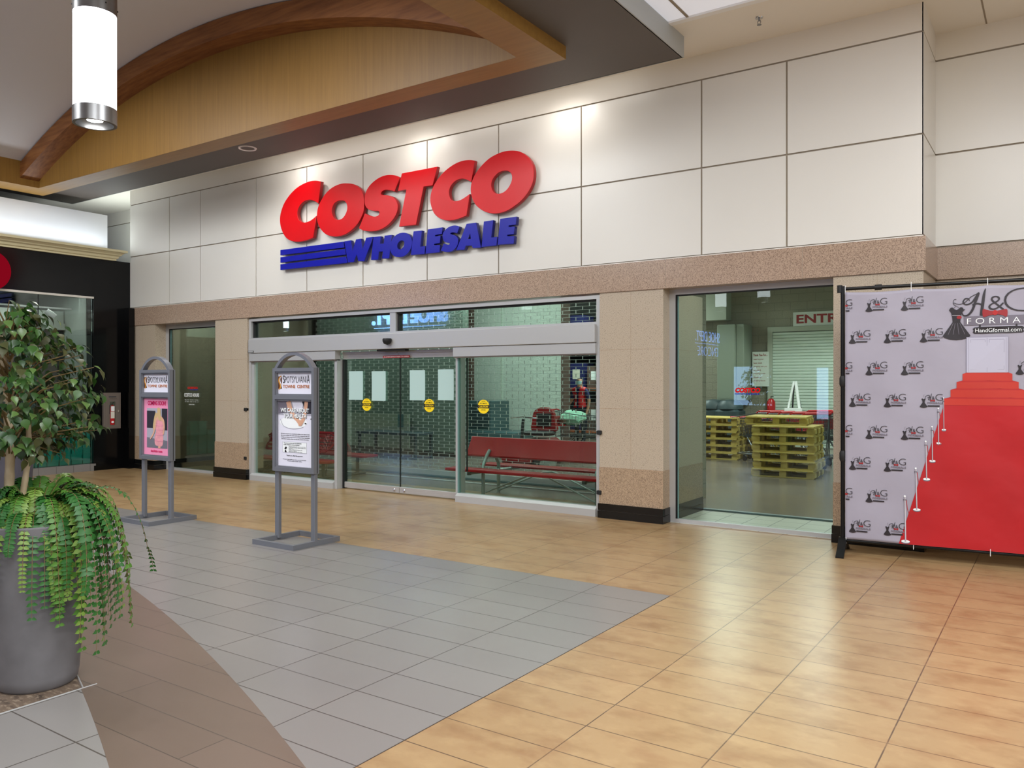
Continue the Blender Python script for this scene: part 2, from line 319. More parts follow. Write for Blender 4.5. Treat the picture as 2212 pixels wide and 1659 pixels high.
def curve_shape(loops, ext, bevel=0.0):
    "closed loops of (x, z) filled flat and thickened; returns a mesh facing -y centred on y=0"
    cu = bpy.data.curves.new('shape', 'CURVE'); cu.dimensions = '2D'; cu.fill_mode = 'BOTH'; cu.extrude = ext; cu.bevel_depth = bevel; cu.bevel_resolution = 1
    for lp in loops:
        sp = cu.splines.new('POLY'); sp.points.add(len(lp) - 1)
        for i, (x, z) in enumerate(lp): sp.points[i].co = (x, z, 0, 1)
        sp.use_cyclic_u = True
    return to_mesh(cu)
def to_mesh(cu):
    o = bpy.data.objects.new('tmp', cu); C.objects.link(o); bpy.context.view_layer.update()
    dg = bpy.context.evaluated_depsgraph_get(); me = bpy.data.meshes.new_from_object(o.evaluated_get(dg))
    C.objects.unlink(o); bpy.data.objects.remove(o)
    for v in me.vertices: x, y, z = v.co; v.co = (x, -z, y)
    me.update(); return me
_tc = {}
def text_geo(body, w_, h_, ext=.0005, bold=0.0, res=2):
    "(verts, faces) of a line of lettering fitted to w_ x h_, its lower left corner at the origin, facing -y"
    k = (body, bold, res)
    if k not in _tc:
        cu = bpy.data.curves.new('t', 'FONT'); cu.body = body; cu.resolution_u = res; cu.offset = bold; cu.extrude = 0.5
        me = to_mesh(cu); vs = [tuple(v.co) for v in me.vertices]; fs = [tuple(p.vertices) for p in me.polygons]; _tc[k] = (vs, fs)
    vs, fs = _tc[k]
    x0 = min(v[0] for v in vs); x1 = max(v[0] for v in vs); z0 = min(v[2] for v in vs); z1 = max(v[2] for v in vs)
    sx = w_ / (x1 - x0); sz = h_ / (z1 - z0)
    return [((v[0] - x0) * sx, v[1] * 2 * ext, (v[2] - z0) * sz) for v in vs], fs
def put_text(mb, body, x, y, z, w_, h_, mat, bold=0.0, ext=.0005, slant=0, flip=False):
    vs, fs = text_geo(body, w_, h_, ext, bold, 5 if h_ > .03 else 2)
    if flip: vs = [(x - a[0], y - a[1], z + a[2]) for a in vs]
    else: vs = [(x + a[0] + slant * a[2], y + a[1], z + a[2]) for a in vs]
    mb.add(vs, fs, mat)
def ribbon(mb, pts, wid, y, mat, ext=.0006, n=6):
    "flat brush stroke along (x, z) points; wid is a width or list of widths"
    P = cat_rom(pts, n, False); N = len(P); W = wid if isinstance(wid, (list, tuple)) else [wid] * len(pts)
    L_, R_ = [], []
    for i, p in enumerate(P):
        a = P[max(i - 1, 0)]; b = P[min(i + 1, N - 1)]; dx, dz = b[0] - a[0], b[1] - a[1]; l = math.hypot(dx, dz) or 1
        t = i / (N - 1) * (len(W) - 1); k = min(int(t), len(W) - 2); w_ = (W[k] * (1 - (t - k)) + W[k + 1] * (t - k)) / 2
        L_.append((p[0] - dz / l * w_, p[1] + dx / l * w_)); R_.append((p[0] + dz / l * w_, p[1] - dx / l * w_))
    vs = [(x, y - ext, z) for x, z in L_] + [(x, y - ext, z) for x, z in R_]
    mb.add(vs, [(i, i + 1, N + i + 1, N + i) for i in range(N - 1)], mat)
def flat(mb, poly, y, mat, t=.0012): mb.prism_y(poly, y - t, y, mat)
def rect(x0, x1, z0, z1): return [(x0, z0), (x1, z0), (x1, z1), (x0, z1)]
def ell(cx, cz, rx, rz, n=24): return [(cx + rx * math.cos(2 * PI * k / n), cz + rz * math.sin(2 * PI * k / n)) for k in range(n)]
# outline of the sign's letters and bars as (x, z) metres on the wall
LET= [('C', 'c', [(-9.219, 4.618), (-9.315, 4.644), (-9.439, 4.655), (-9.58, 4.64), (-9.707, 4.609), (-9.822, 4.562), (-9.938, 4.489), (-10.033, 4.404), (-10.099, 4.304), (-10.136, 4.2), (-10.137, 4.111), (-10.108, 4.008), (-10.034, 3.892), (-9.932, 3.818), (-9.816, 3.782), (-9.701, 3.766), (-9.574, 3.768), (-9.476, 3.778), (-9.385, 3.797), 'k', (-9.318, 4.11), 'k', (-9.37, 4.083), (-9.439, 4.057), (-9.516, 4.042), (-9.594, 4.041), (-9.672, 4.069), (-9.714, 4.112), (-9.739, 4.168), (-9.736, 4.241), (-9.707, 4.295), (-9.664, 4.333), (-9.608, 4.365), (-9.537, 4.38), (-9.453, 4.379), (-9.384, 4.358), (-9.315, 4.328), (-9.271, 4.299), 'k'], None), ('O', 'r', [(-8.661, 4.512), (-8.545, 4.487), (-8.444, 4.436), (-8.368, 4.367), (-8.33, 4.281), (-8.321, 4.18), (-8.33, 4.072), (-8.38, 3.979), (-8.456, 3.896), (-8.565, 3.826), (-8.7, 3.776), (-8.844, 3.761), (-8.976, 3.776), (-9.097, 3.815), (-9.192, 3.883), (-9.26, 3.966), (-9.297, 4.065), (-9.294, 4.169), (-9.267, 4.251), (-9.205, 4.338), (-9.124, 4.412), (-9.03, 4.47), (-8.91, 4.509), (-8.778, 4.524)], [(-8.752, 4.28), (-8.694, 4.254), (-8.661, 4.204), (-8.655, 4.148), (-8.674, 4.095), (-8.713, 4.044), (-8.765, 4.009), (-8.831, 3.998), (-8.897, 4.01), (-8.943, 4.048), (-8.97, 4.093), (-8.983, 4.151), (-8.97, 4.205), (-8.936, 4.252), (-8.883, 4.278), (-8.818, 4.286)]), ('S', 'c', [(-7.634, 4.454), (-7.71, 4.49), (-7.793, 4.511), (-7.889, 4.52), (-8.009, 4.506), (-8.119, 4.468), (-8.206, 4.417), (-8.268, 4.354), (-8.299, 4.286), (-8.305, 4.205), (-8.286, 4.139), (-8.243, 4.093), (-8.168, 4.062), (-8.095, 4.047), (-8.034, 4.037), (-8.013, 4.017), (-8.015, 3.99), (-8.046, 3.967), (-8.107, 3.961), (-8.181, 3.978), (-8.243, 4.003), (-8.299, 4.028), 'k', (-8.416, 3.833), 'k', (-8.343, 3.798), (-8.23, 3.772), (-8.095, 3.762), (-7.973, 3.776), (-7.865, 3.813), (-7.781, 3.866), (-7.722, 3.921), (-7.681, 3.986), (-7.669, 4.063), (-7.692, 4.128), (-7.74, 4.182), (-7.805, 4.217), (-7.889, 4.237), (-7.973, 4.257), (-7.987, 4.281), (-7.967, 4.305), (-7.913, 4.32), (-7.841, 4.31), (-7.769, 4.292), (-7.728, 4.273), 'k'], None), ('T', 'p', [(-7.588, 4.502), (-6.957, 4.5), (-7.037, 4.265), (-7.196, 4.271), (-7.332, 3.766), (-7.638, 3.774), (-7.503, 4.272), (-7.659, 4.273)], None), ('C', 'c', [(-6.327, 4.484), (-6.412, 4.506), (-6.523, 4.512), (-6.635, 4.496), (-6.748, 4.457), (-6.848, 4.405), (-6.935, 4.339), (-7.008, 4.259), (-7.059, 4.164), (-7.074, 4.064), (-7.052, 3.971), (-7.008, 3.886), (-6.935, 3.821), (-6.834, 3.776), (-6.72, 3.758), (-6.607, 3.761), (-6.46, 3.789), 'k', (-6.412, 4.057), 'k', (-6.481, 4.027), (-6.551, 4.003), (-6.635, 3.995), (-6.705, 4.017), (-6.741, 4.066), (-6.755, 4.135), (-6.734, 4.199), (-6.684, 4.248), (-6.621, 4.278), (-6.537, 4.285), (-6.453, 4.26), (-6.382, 4.219), 'k'], None), ('O', 'r', [(-5.723, 4.517), (-5.622, 4.488), (-5.534, 4.432), (-5.465, 4.359), (-5.422, 4.269), (-5.412, 4.164), (-5.435, 4.063), (-5.496, 3.968), (-5.584, 3.885), (-5.698, 3.821), (-5.826, 3.773), (-5.969, 3.761), (-6.101, 3.784), (-6.221, 3.842), (-6.316, 3.924), (-6.371, 4.029), (-6.387, 4.13), (-6.364, 4.225), (-6.303, 4.32), (-6.208, 4.404), (-6.088, 4.477), (-5.956, 4.515), (-5.839, 4.528)], [(-5.839, 4.287), (-5.774, 4.264), (-5.739, 4.222), (-5.733, 4.168), (-5.755, 4.108), (-5.8, 4.051), (-5.865, 4.012), (-5.943, 4.001), (-6.008, 4.025), (-6.048, 4.073), (-6.061, 4.14), (-6.041, 4.201), (-5.995, 4.248), (-5.93, 4.282)]), ('bar', 'p', [(-10.13, 3.671), (-8.741, 3.667), (-8.719, 3.584), (-10.13, 3.595)], None), ('bar', 'p', [(-10.13, 3.557), (-8.708, 3.555), (-8.689, 3.478), (-10.13, 3.479)], None), ('bar', 'p', [(-10.13, 3.447), (-8.689, 3.441), (-8.659, 3.355), (-10.13, 3.365)], None), ('W', 'p', [(-8.715, 3.669), (-8.586, 3.67), (-8.553, 3.502), (-8.477, 3.673), (-8.382, 3.674), (-8.351, 3.502), (-8.273, 3.677), (-8.145, 3.676), (-8.315, 3.349), (-8.432, 3.359), (-8.462, 3.467), (-8.524, 3.355), (-8.643, 3.359)], None), ('H', 'p', [(-8.129, 3.674), (-7.993, 3.669), (-8.011, 3.564), (-7.932, 3.561), (-7.914, 3.67), (-7.783, 3.667), (-7.83, 3.348), (-7.966, 3.358), (-7.944, 3.456), (-8.027, 3.458), (-8.041, 3.348), (-8.176, 3.356)], None), ('O', 'r', [(-7.565, 3.675), (-7.484, 3.652), (-7.427, 3.599), (-7.404, 3.536), (-7.421, 3.46), (-7.473, 3.395), (-7.554, 3.354), (-7.647, 3.35), (-7.741, 3.375), (-7.795, 3.433), (-7.806, 3.505), (-7.789, 3.574), (-7.741, 3.631), (-7.659, 3.67)], [(-7.583, 3.573), (-7.548, 3.554), (-7.544, 3.515), (-7.565, 3.473), (-7.612, 3.45), (-7.659, 3.46), (-7.679, 3.493), (-7.67, 3.536), (-7.629, 3.567)]), ('L', 'p', [(-7.373, 3.674), (-7.23, 3.669), (-7.261, 3.452), (-7.173, 3.452), (-7.178, 3.352), (-7.422, 3.359)], None), ('E', 'p', [(-7.118, 3.673), (-6.866, 3.673), (-6.876, 3.592), (-6.994, 3.589), (-6.999, 3.565), (-6.902, 3.567), (-6.912, 3.475), (-7.011, 3.471), (-7.016, 3.447), (-6.912, 3.443), (-6.915, 3.352), (-7.158, 3.353)], None), ('S', 'c', [(-6.578, 3.651), (-6.621, 3.669), (-6.678, 3.677), (-6.755, 3.666), (-6.813, 3.635), (-6.852, 3.594), (-6.861, 3.545), (-6.842, 3.498), (-6.803, 3.472), (-6.745, 3.459), (-6.736, 3.441), (-6.76, 3.43), (-6.803, 3.438), (-6.84, 3.454), 'k', (-6.889, 3.37), 'k', (-6.832, 3.35), (-6.755, 3.339), (-6.678, 3.355), (-6.626, 3.395), (-6.602, 3.445), (-6.604, 3.497), (-6.64, 3.538), (-6.688, 3.556), (-6.731, 3.571), (-6.721, 3.588), (-6.678, 3.591), (-6.616, 3.573), 'k'], None), ('A', 'p', [(-6.456, 3.675), (-6.304, 3.674), (-6.226, 3.349), (-6.35, 3.352), (-6.373, 3.389), (-6.47, 3.395), (-6.497, 3.345), (-6.626, 3.351)], [(-6.398, 3.558), (-6.385, 3.471), (-6.447, 3.475)]), ('L', 'p', [(-6.174, 3.674), (-6.031, 3.675), (-6.064, 3.457), (-5.969, 3.456), (-5.978, 3.353), (-6.211, 3.354)], None), ('E', 'p', [(-5.916, 3.68), (-5.67, 3.679), (-5.679, 3.585), (-5.789, 3.585), (-5.795, 3.562), (-5.698, 3.559), (-5.71, 3.47), (-5.811, 3.469), (-5.815, 3.447), (-5.704, 3.439), (-5.713, 3.349), (-5.957, 3.359)], None)]
# ================================================================== STRUCTURE
XL, XR, YB = -30.0, 9.0, -14.5
GX, GY = -2.43, -2.83
def arc_y(x, R): return -30.02 + math.sqrt(max(R * R - (x + 13.2) ** 2, 0))
f = MB(); f.box(XL, XR, YB, 1.0, -.1, 0, 'tan_tile'); struct(f.build('floor'))
def strip(name, x0, x1, ylo, yhi, z, mat, n=60):
    xs = [x0 + (x1 - x0) * i / n for i in range(n + 1)]; mb = MB()
    vs = []; fs = []
    for x in xs:
        a, b = ylo(x), yhi(x); vs += [(x, a, 0), (x, b, 0), (x, b, z), (x, a, z)]
    for i in range(n):
        j = 4 * i; fs += [(j + 3, j + 2, j + 6, j + 7), (j, j + 3, j + 7, j + 4), (j + 1, j + 5, j + 6, j + 2)]
    fs += [(0, 1, 2, 3), (4 * n + 3, 4 * n + 2, 4 * n + 1, 4 * n)]
    mb.add(vs, fs, mat); return struct(mb.build(name))
strip('floor', -20.0, GX, lambda x: max(arc_y(x, 26.04) - .01, YB), lambda x: GY, .0012, 'grey_tile')
strip('floor', -20.0, .9, lambda x: arc_y(x, 25.37), lambda x: arc_y(x, 26.06), .0022, 'brown_tile', 90)
strip('floor', -4.23, .9, lambda x: YB, lambda x: arc_y(x, 25.38), .0016, 'pale_tile', 50)
strip('floor', -20, -4.23, lambda x: YB, lambda x: arc_y(x, 25.38), .0016, 'mat_stone', 60)
e = MB(); xs = [-6 + .059 * i for i in range(31)]
e.tube([(x, arc_y(x, 25.38), .002) for x in xs], .004, 6, 'alu'); e.tube([(-4.23, -6.205, .002), (-4.23, -9, .002)], .004, 6, 'alu'); struct(e.build('trim_3'))
# floors inside the store
f = MB(); f.box(-16, 4, 1.27, 24, -.1, -.002, 'concrete_floor'); f.box(-13.7, -3.7, .0, 1.27, -.1, -.001, 'concrete_floor'); struct(f.build('floor'))
f = MB(); f.box(-3.73, -1.9, .15, 1.2, -.05, .001, 'sill_tile'); f.box(-3.73, -1.9, 1.2, 1.28, -.05, .02, 'machine_teal'); struct(f.build('floor'))
# ---- front wall: raised panels with open joints, over a granite band
ZB0, ZB1, ZM, ZT, ZC = 2.66, 2.985, 3.955, 4.925, 5.2
XS = [-14.5, -13.24, -12.33, -10.84, -9.63, -8.43, -7.21, -6.01, -4.79, -3.28, -2.36, -1.09]
g = .009
wf = MB(); wf.box(-14.5, -1.1, .016, .4, ZB1 - .02, ZC, 'panel_joint')
for i in range(len(XS) - 1):
    for z0, z1 in ((ZB1 + .012, ZM), (ZM, ZT)):
        wf.box(XS[i] + (g if i else 0), XS[i + 1] - (g if i < len(XS) - 2 else 0), 0, .02, z0 + g, z1 - g, 'panel')
wf.box(-14.5, -1.09, 0, .02, ZT + g, ZC, 'band_white')
wf.box(-14.5, -1.09, -.004, .02, ZB1 - .0, ZB1 + .012, 'band_white')
# return to the right and its recess
for z0, z1 in ((ZB1 + .012, ZM), (ZM, ZT)):
    wf.box(-1.1, -1.088, .0, .88, z0 + g, z1 - g, 'panel')
wf.box(-1.1, -1.088, 0, .88, ZT + g, ZC, 'band_white'); wf.box(-1.3, -1.101, 0.4, .9, ZB1 - .02, ZC, 'panel_joint')
wf.box(-1.2, XR, .896, 1.1, ZB0, ZC, 'panel_joint')
RX = [-1.088, .0] + [.0 + 1.5 * k for k in range(1, 7)]
for i in range(len(RX) - 1):
    for z0, z1 in ((ZB1 + .012, ZM), (ZM, ZT)): wf.box(RX[i] + (g if i else 0), RX[i + 1] - g, .88, .9, z0 + g, z1 - g, 'panel')
wf.box(-1.088, XR, .88, .9, ZT + g, ZC, 'band_white')
struct(wf.build('wall_front'))
# recessed wall glimpsed above the left store
wl = MB(); wl.box(-30, -14.5, .92, 1.2, 3.0, ZC, 'panel_joint')
for x0, x1 in ((-15.86, -14.5), (-17.2, -15.86), (-18.5, -17.2), (-20, -18.5)):
    for z0, z1 in ((ZB1, ZM), (ZM, ZT)): wl.box(x0 + g, x1 - g, .9, .93, z0 + g, z1 - g, 'panel')
wl.box(-30, -14.5, .9, .93, ZT + g, ZC, 'band_white'); wl.box(-14.52, -14.5, .02, .9, 2.9, ZC, 'band_white'); struct(wl.build('wall_front_recess'))
# granite band, with pale joints
gb = MB(); gb.box(-14.5, -1.09, -.02, .3, ZB0, ZB1, 'granite_band')
for x in (-13.0, -11.5, -9.9, -8.35, -6.8, -5.25, -3.7, -2.2): gb.box(x, x + .004, -.0206, -.01, ZB0, ZB1, 'panel_joint')
gb.box(-1.09, -1.068, -.02, .861, ZB0, ZB1, 'granite_band'); gb.box(-1.09, XR, .86, .95, ZB0, ZB1, 'granite_band')
struct(gb.build('trim_1'))
# granite piers: field, darker wainscot and black base
def pier(x0, x1, y1, right_reveal=False):
    m = MB(); m.box(x0, x1, 0, y1, .6, ZB0, 'granite_light'); m.box(x0 - .002, x1 + .002, -.012, y1, .17, .6, 'granite_base')
    m.box(x0 - .012, x1 + .012, -.035, y1, 0, .085, 'black_granite'); m.box(x0 - .01, x1 + .01, -.03, y1, .09, .17, 'black_granite'); m.box(x0, x1, -.02, y1, .08, .095, 'panel_joint')
    z = .6
    for zz in (1.29, 1.98): m.box(x0 - .0006, x1 + .0006, -.0008, y1 - .1, zz, zz + .004, 'granite_base')
    xm = (x0 + x1) / 2; m.box(xm, xm + .003, -.0006, .01, .6, ZB0, 'granite_base')
    return struct(m.build('wall_front_pier'))
pier(-14.5, -13.68, 1.25); pier(-11.91, -11.06, .32); pier(-4.54, -3.73, 1.2); pier(-1.9, -1.09, .9)
m = MB(); m.box(-1.09, XR, .9, 1.0, .6, ZB0, 'granite_light'); m.box(-1.09, XR, .885, 1.0, .17, .6, 'granite_base'); m.box(-1.09, XR, .87, 1.0, 0, .17, 'black_granite'); struct(m.build('wall_front_pier'))
# vestibule side wall and niche behind the narrow window
m = MB(); m.box(-12.15, -12.0, .32, 2.3, .6, 3.4, 'granite_light'); m.box(-12.16, -11.99, .32, 2.3, .17, .6, 'granite_base'); m.box(-12.17, -11.98, .32, 2.3, 0, .17, 'black_granite')
m.box(-13.7, -12.1, 1.25, 1.4, .6, 3.4, 'granite_light'); m.box(-13.7, -12.1, 1.24, 1.4, .17, .6, 'granite_base'); m.box(-13.7, -12.1, 1.23, 1.4, 0, .17, 'black_granite'); struct(m.build('wall_vestibule'))
m = MB(); m.box(-4.35, -4.1, 1.2, 2.3, 0, 3.4, 'block_tan'); struct(m.build('wall_vestibule'))
m = MB(); m.box(-13.7, -1.1, .3, 2.2, 3.25, 3.35, 'interior_white'); m.box(-12, -4.2, 1.95, 2.25, 3.0, 3.35, 'interior_white'); struct(m.build('ceiling'))
# ---- ceiling
m = MB(); m.box(XL, XR, -.56, 1.1, ZC, ZC + .1, 'ceiling_paint'); m.box(-3.27, XR, -.9, -.56, ZC, ZC + .1, 'ceiling_paint')
m.box(XL, -15.5, YB, -.56, ZC, ZC + .1, 'ceiling_paint'); struct(m.build('ceiling'))
m = MB(); m.box(-3.27, XR, YB, -.9, ZC + .01, ZC + .1, 'tile_ceiling_glow'); struct(m.build('ceiling'))
m = MB(); m.box(-3.27, XR, -.95, -.88, ZC - .012, ZC + .02, 'white_trim')
for x in (-3.07, -1.87, -.64, .56, 1.8): m.box(x, x + .025, YB, -.95, ZC - .0, ZC + .02, 'panel_joint')
m.box(-.64, -.625, -.56, .88, ZC - .002, ZC + .01, 'panel_joint'); struct(m.build('trim_2'))
# canopy: dark soffit ring, light edge, maple frame, vault
CX0, CX1, CY0, CY1, CZ = -15.5, -3.27, -13.6, -.56, 4.98
FX0, FX1, FY1, FY0 = -14.68, -4.13, -1.484, -12.9
IX0, IX1, IY1, IY0 = -14.16, -4.51, -1.8, -12.5
m = MB()
m.box(CX0, CX1, FY1, CY1, CZ, CZ + .22, 'soffit_dark'); m.box(CX0, CX1, CY0, FY0, CZ, CZ + .22, 'soffit_dark')
m.box(CX0, FX0, FY0, FY1, CZ, CZ + .22, 'soffit_dark'); m.box(FX1, CX1, FY0, FY1, CZ, CZ + .22, 'soffit_dark'); struct(m.build('ceiling_canopy'))
m = MB(); m.box(CX1 - .01, CX1 + .012, CY0, CY1 + .012, CZ - .0, ZC, 'fascia'); m.box(CX0 - .012, CX1, CY1 - .01, CY1 + .012, CZ, ZC, 'fascia'); m.box(CX0 - .012, CX0 + .01, CY0, CY1, CZ, ZC, 'fascia'); struct(m.build('trim_4'))
m = MB(); m.box(FX0, FX1, IY1 + .001, FY1, 4.85, CZ + .1, 'maple_under'); m.box(FX0, IX0, IY0, IY1, 4.85, CZ + .1, 'maple_under'); m.box(IX1, FX1, IY0, IY1, 4.85, CZ + .1, 'maple_under'); m.box(FX0, FX1, FY0, IY0, 4.85, CZ + .1, 'maple_under'); struct(m.build('trim_5'))
AR, ACX, ACZ = 11.7, (IX0 + IX1) / 2, 6.0 - 11.7
def az(x, R): return ACZ + math.sqrt(R * R - (x - ACX) ** 2)
NX = 48; ax = [IX0 + (IX1 - IX0) * i / NX for i in range(NX + 1)]
m = MB()
for yy, y2 in ((IY1 - .004, IY1 + .04), (IY0 - .04, IY0 + .004)):
    for i in range(NX): m.prism_y([(ax[i], 4.851), (ax[i + 1], 4.851), (ax[i + 1], az(ax[i + 1], AR + .28)), (ax[i], az(ax[i], AR + .28))], yy, y2, 'maple')
m.box(IX0 - .04, IX0 + .004, IY0, IY1, 4.851, az(IX0, AR + .27), 'maple'); m.box(IX1 - .004, IX1 + .04, IY0, IY1, 4.851, az(IX1, AR + .27), 'maple'); struct(m.build('wall_vault_end'))
def shell(name, R, y0, y1, th, mat):
    mb = MB(); vs = []
    for x in ax:
        z = az(x, R); vs += [(x, y0, z), (x, y1, z), (x, y1, z + th), (x, y0, z + th)]
    fs = []
    for i in range(NX):
        j = 4 * i
        for k in range(4): fs.append((j + k, j + (k + 1) % 4, j + 4 + (k + 1) % 4, j + 4 + k))
    fs += [(0, 1, 2, 3), (4 * NX, 4 * NX + 1, 4 * NX + 2, 4 * NX + 3)]
    mb.add(vs, fs, mat, False); return struct(mb.build(name))
shell('ceiling_vault', AR + .26, IY0, IY1, .06, 'vault_paint')
shell('trim_6', AR, IY1 - .3, IY1, .25, 'dark_wood')
shell('trim_7', AR, IY0, IY0 + .3, .25, 'dark_wood')
# ---- side and back walls of the concourse
m = MB(); m.box(XL - .2, XL, YB, 1.1, 0, ZC, 'mall_wall'); struct(m.build('wall_left_far'))
m = MB(); m.box(XL, XR, YB - .2, YB, 0, ZC, 'mall_wall')
for x0, x1 in ((-28, -20.5), (-13.5, -9.4), (-3.5, 4)): m.box(x0, x1, YB, YB + .06, .1, 3.2, 'dark_front')
struct(m.build('wall_back'))
# ---- narrow window beside the left pier
def win(name, x0, x1, z1, y, gm, fr, ylab=None):
    t = thing(name, 'x', 'window', (0, 0, 0)); del t['label']; del t['category']; t['kind'] = 'structure'
    m = MB(); w_ = fr
    m.box(x0, x0 + w_, y - .03, y + .03, 0, z1, 'alu'); m.box(x1 - w_ * .5, x1, y - .03, y + .03, 0, z1, 'alu')
    m.box(x0 + w_, x1 - w_ * .5, y - .03, y + .03, z1 - w_ * .8, z1, 'alu'); m.box(x0 + w_, x1 - w_ * .5, y - .035, y + .03, 0, .045, 'alu')
    m.box(x0 + w_, x0 + w_ + .018, y - .028, y + .02, .045, z1 - w_ * .8, 'black_rubber'); m.box(x0 + w_ + .018, x1 - w_ * .5, y - .028, y + .02, z1 - w_ * .8 - .014, z1 - w_ * .8, 'black_rubber')
    m.build('window_frame', parent=t)
    p = MB(); p.box(x0 + w_ + .018, x1 - w_ * .5, y, y + .008, .045, z1 - w_ * .8 - .014, gm); p.build('pane', parent=t)
    m = MB(); m.box(x0 + w_ + .018, x0 + w_ + .03, y - .012, y - .001, .05, z1 - w_, 'glass_edge'); m.build('pane_edge', parent=t)
    return t
win('window_1', -13.68, -11.9, ZB0, .24, 'glass_dark', .1)
win('window_2', -3.73, -1.9, ZB0, .2, 'glass_window', .075)
# ================================================================== AUTOMATIC DOORS
d = thing('door_1', 'x', 'door'); del d['label']; del d['category']; d['kind'] = 'structure'
DX0, DX1, DM0, DM1, DC = -11.06, -4.54, -9.0, -6.75, -7.86
m = MB()
m.box(DX0, DX0 + .06, .03, .16, 0, 2.64, 'alu'); m.box(DX1 - .055, DX1, .02, .16, 0, 2.64, 'alu')
m.box(DX0 + .06, DX1 - .055, .02, .16, 2.595, 2.64, 'alu'); m.box(DX0 + .06, DX1 - .055, .03, .17, 2.295, 2.325, 'alu'); m.box(-7.93, -7.82, .03, .17, 2.325, 2.595, 'alu')
for x0, x1 in ((DX0 + .06, -7.93), (-7.82, DX1 - .055)): m.box(x0, x1, .06, .15, 2.575, 2.595, 'black_rubber'); m.box(x0, x0 + .03, .07, .15, 2.325, 2.575, 'black_rubber')
m.build('door_frame', parent=d)
m = MB(); m.bbox(DX0 + .06, DX1 - .055, -.03, .2, 2.075, 2.295, .006, 'alu'); m.build('header', parent=d)
m = MB(); m.box(DX0 + .06, DM0, -.01, .1, 1.945, 2.07, 'alu'); m.box(DM1, DX1 - .055, -.01, .1, 1.945, 2.07, 'alu')
m.box(DX0 + .06, DM0, .0, .1, 1.93, 1.945, 'taupe'); m.box(DM1, DX1 - .055, .0, .1, 1.93, 1.945, 'taupe'); m.build('side_rail', parent=d)
for x0, x1 in ((DX0 + .061, DM0 - .056), (DM1 + .031, DX1 - .056)):
    m = MB(); m.prism_x([(-.005, 0), (.13, 0), (.13, .115), (.04, .115), (-.005, .085)], x0, x1, 'alu'); m.build('sill', parent=d)
for x0, x1 in ((DX0 + .06, DM0 - .05), (DM1 + .03, DX1 - .055)):
    m = MB(); m.box(x0, x1, .075, .085, .11, 1.94, 'glass_door'); m.build('side_pane', parent=d)
    m = MB(); m.box(x0, x0 + .05 if x0 < -8 else x0 + .012, .05, .1, .11, 1.94, 'alu' if x0 < -8 else 'glass_edge'); m.build('side_stile', parent=d)
for x0, x1 in ((DX0 + .09, -7.93), (-7.79, DX1 - .055)):
    m = MB(); m.box(x0, x1, .1, .108, 2.325, 2.58, 'glass_dark' if x0 < -9 else 'glass_door'); m.build('transom_pane', parent=d)
for x0, x1, hx in ((DM0 + .03, DC, DC - .13), (DC, DM1 - .01, DC + .06)):
    lf = thing('x', 'x', 'x'); del lf['label']; del lf['category']; lf.name = 'door_leaf'; lf.parent = d
    m = MB(); m.box(x0, x1 - .004, .17, .18, .1, 1.95, 'glass_door'); m.build('glass_panel', parent=lf)
    m = MB(); m.bbox(x0, x1 - .006, .15, .2, .012, .1, .004, 'alu_rail'); m.build('bottom_rail', parent=lf)
    m = MB(); m.box(x0, x1 - .004, .13, .2, 1.95, 2.02, 'alu_rail'); m.box(x0, x1 - .004, .11, .2, 2.02, 2.055, 'alu_rail'); m.build('top_rail', parent=lf)
    m = MB(); m.lathe(0, 0, [(.02, 0), (.022, .008), (.012, .016)], 16, 'chrome'); o = m.build('lock_knob', parent=lf); o.location = (hx + .035, .15, .055); o.rotation_euler = (PI / 2, 0, 0)
m = MB(); m.box(DC - .004, DC + .001, .165, .185, .02, 2.05, 'black_rubber'); m.build('meeting_seal', parent=d)
m = MB(); m.box(DM0 - .055, DM0, .03, .22, .0, 1.945, 'alu'); m.box(DM0, DM0 + .03, .14, .21, 0, 1.944, 'black_rubber'); m.build('mullion', parent=d)
m = MB(); m.box(DM1 - .01, DM1 + .03, .06, .22, .1, 1.94, 'alu'); m.box(DM1 + .1, DM1 + .115, .15, .17, .4, 1.94, 'black_rubber'); m.build('mullion', parent=d)
m = MB(); m.box(DC - .12, DC + .12, .10, .15, .95, 1.14, 'machine_teal'); o = m.build('lock_plate', parent=d); o.scale = (.28, 1, 1); o.location = (DC * .72 - .06, .12, 0)
m = MB(); m.bbox(DC - .3, DC + .24, .0, .09, 2.045, 2.072, .005, 'black_rubber'); m.build('sensor_bar', parent=d)
m = MB(); m.lathe(0, 0, [(.0, -.055), (.045, -.04), (.062, -.01), (.066, .02), (.06, .035)], 20, 'black_rubber'); o = m.build('motion_sensor', parent=d); o.location = (DC - .03, -.07, 2.185)
m = MB(); m.box(-8.13, -7.62, .1015, .1045, 1.953, 1.985, 'red_label'); put_text(m, 'IN EMERGENCY PUSH TO OPEN', -8.11, .101, 1.96, .47, .016, 'white_ink'); o = m.build('safety_label', parent=d)
m = MB(); m.box(-11.0, -10.86, -.034, -.029, 2.085, 2.115, 'black_rubber'); m.box(-10.99, -10.87, -.036, -.031, 2.09, 2.11, 'alu'); m.build('maker_plate', parent=d)
for x, zs in ((DX0 - .03, (1.13, .33)), (DX1 + .0, (.98, .27))):
    for z in zs: m = MB(); m.bbox(x - .03, x + .03, -.03, .03, z, z + .05, .006, 'black_rubber'); m.build('hinge_stop', parent=d)
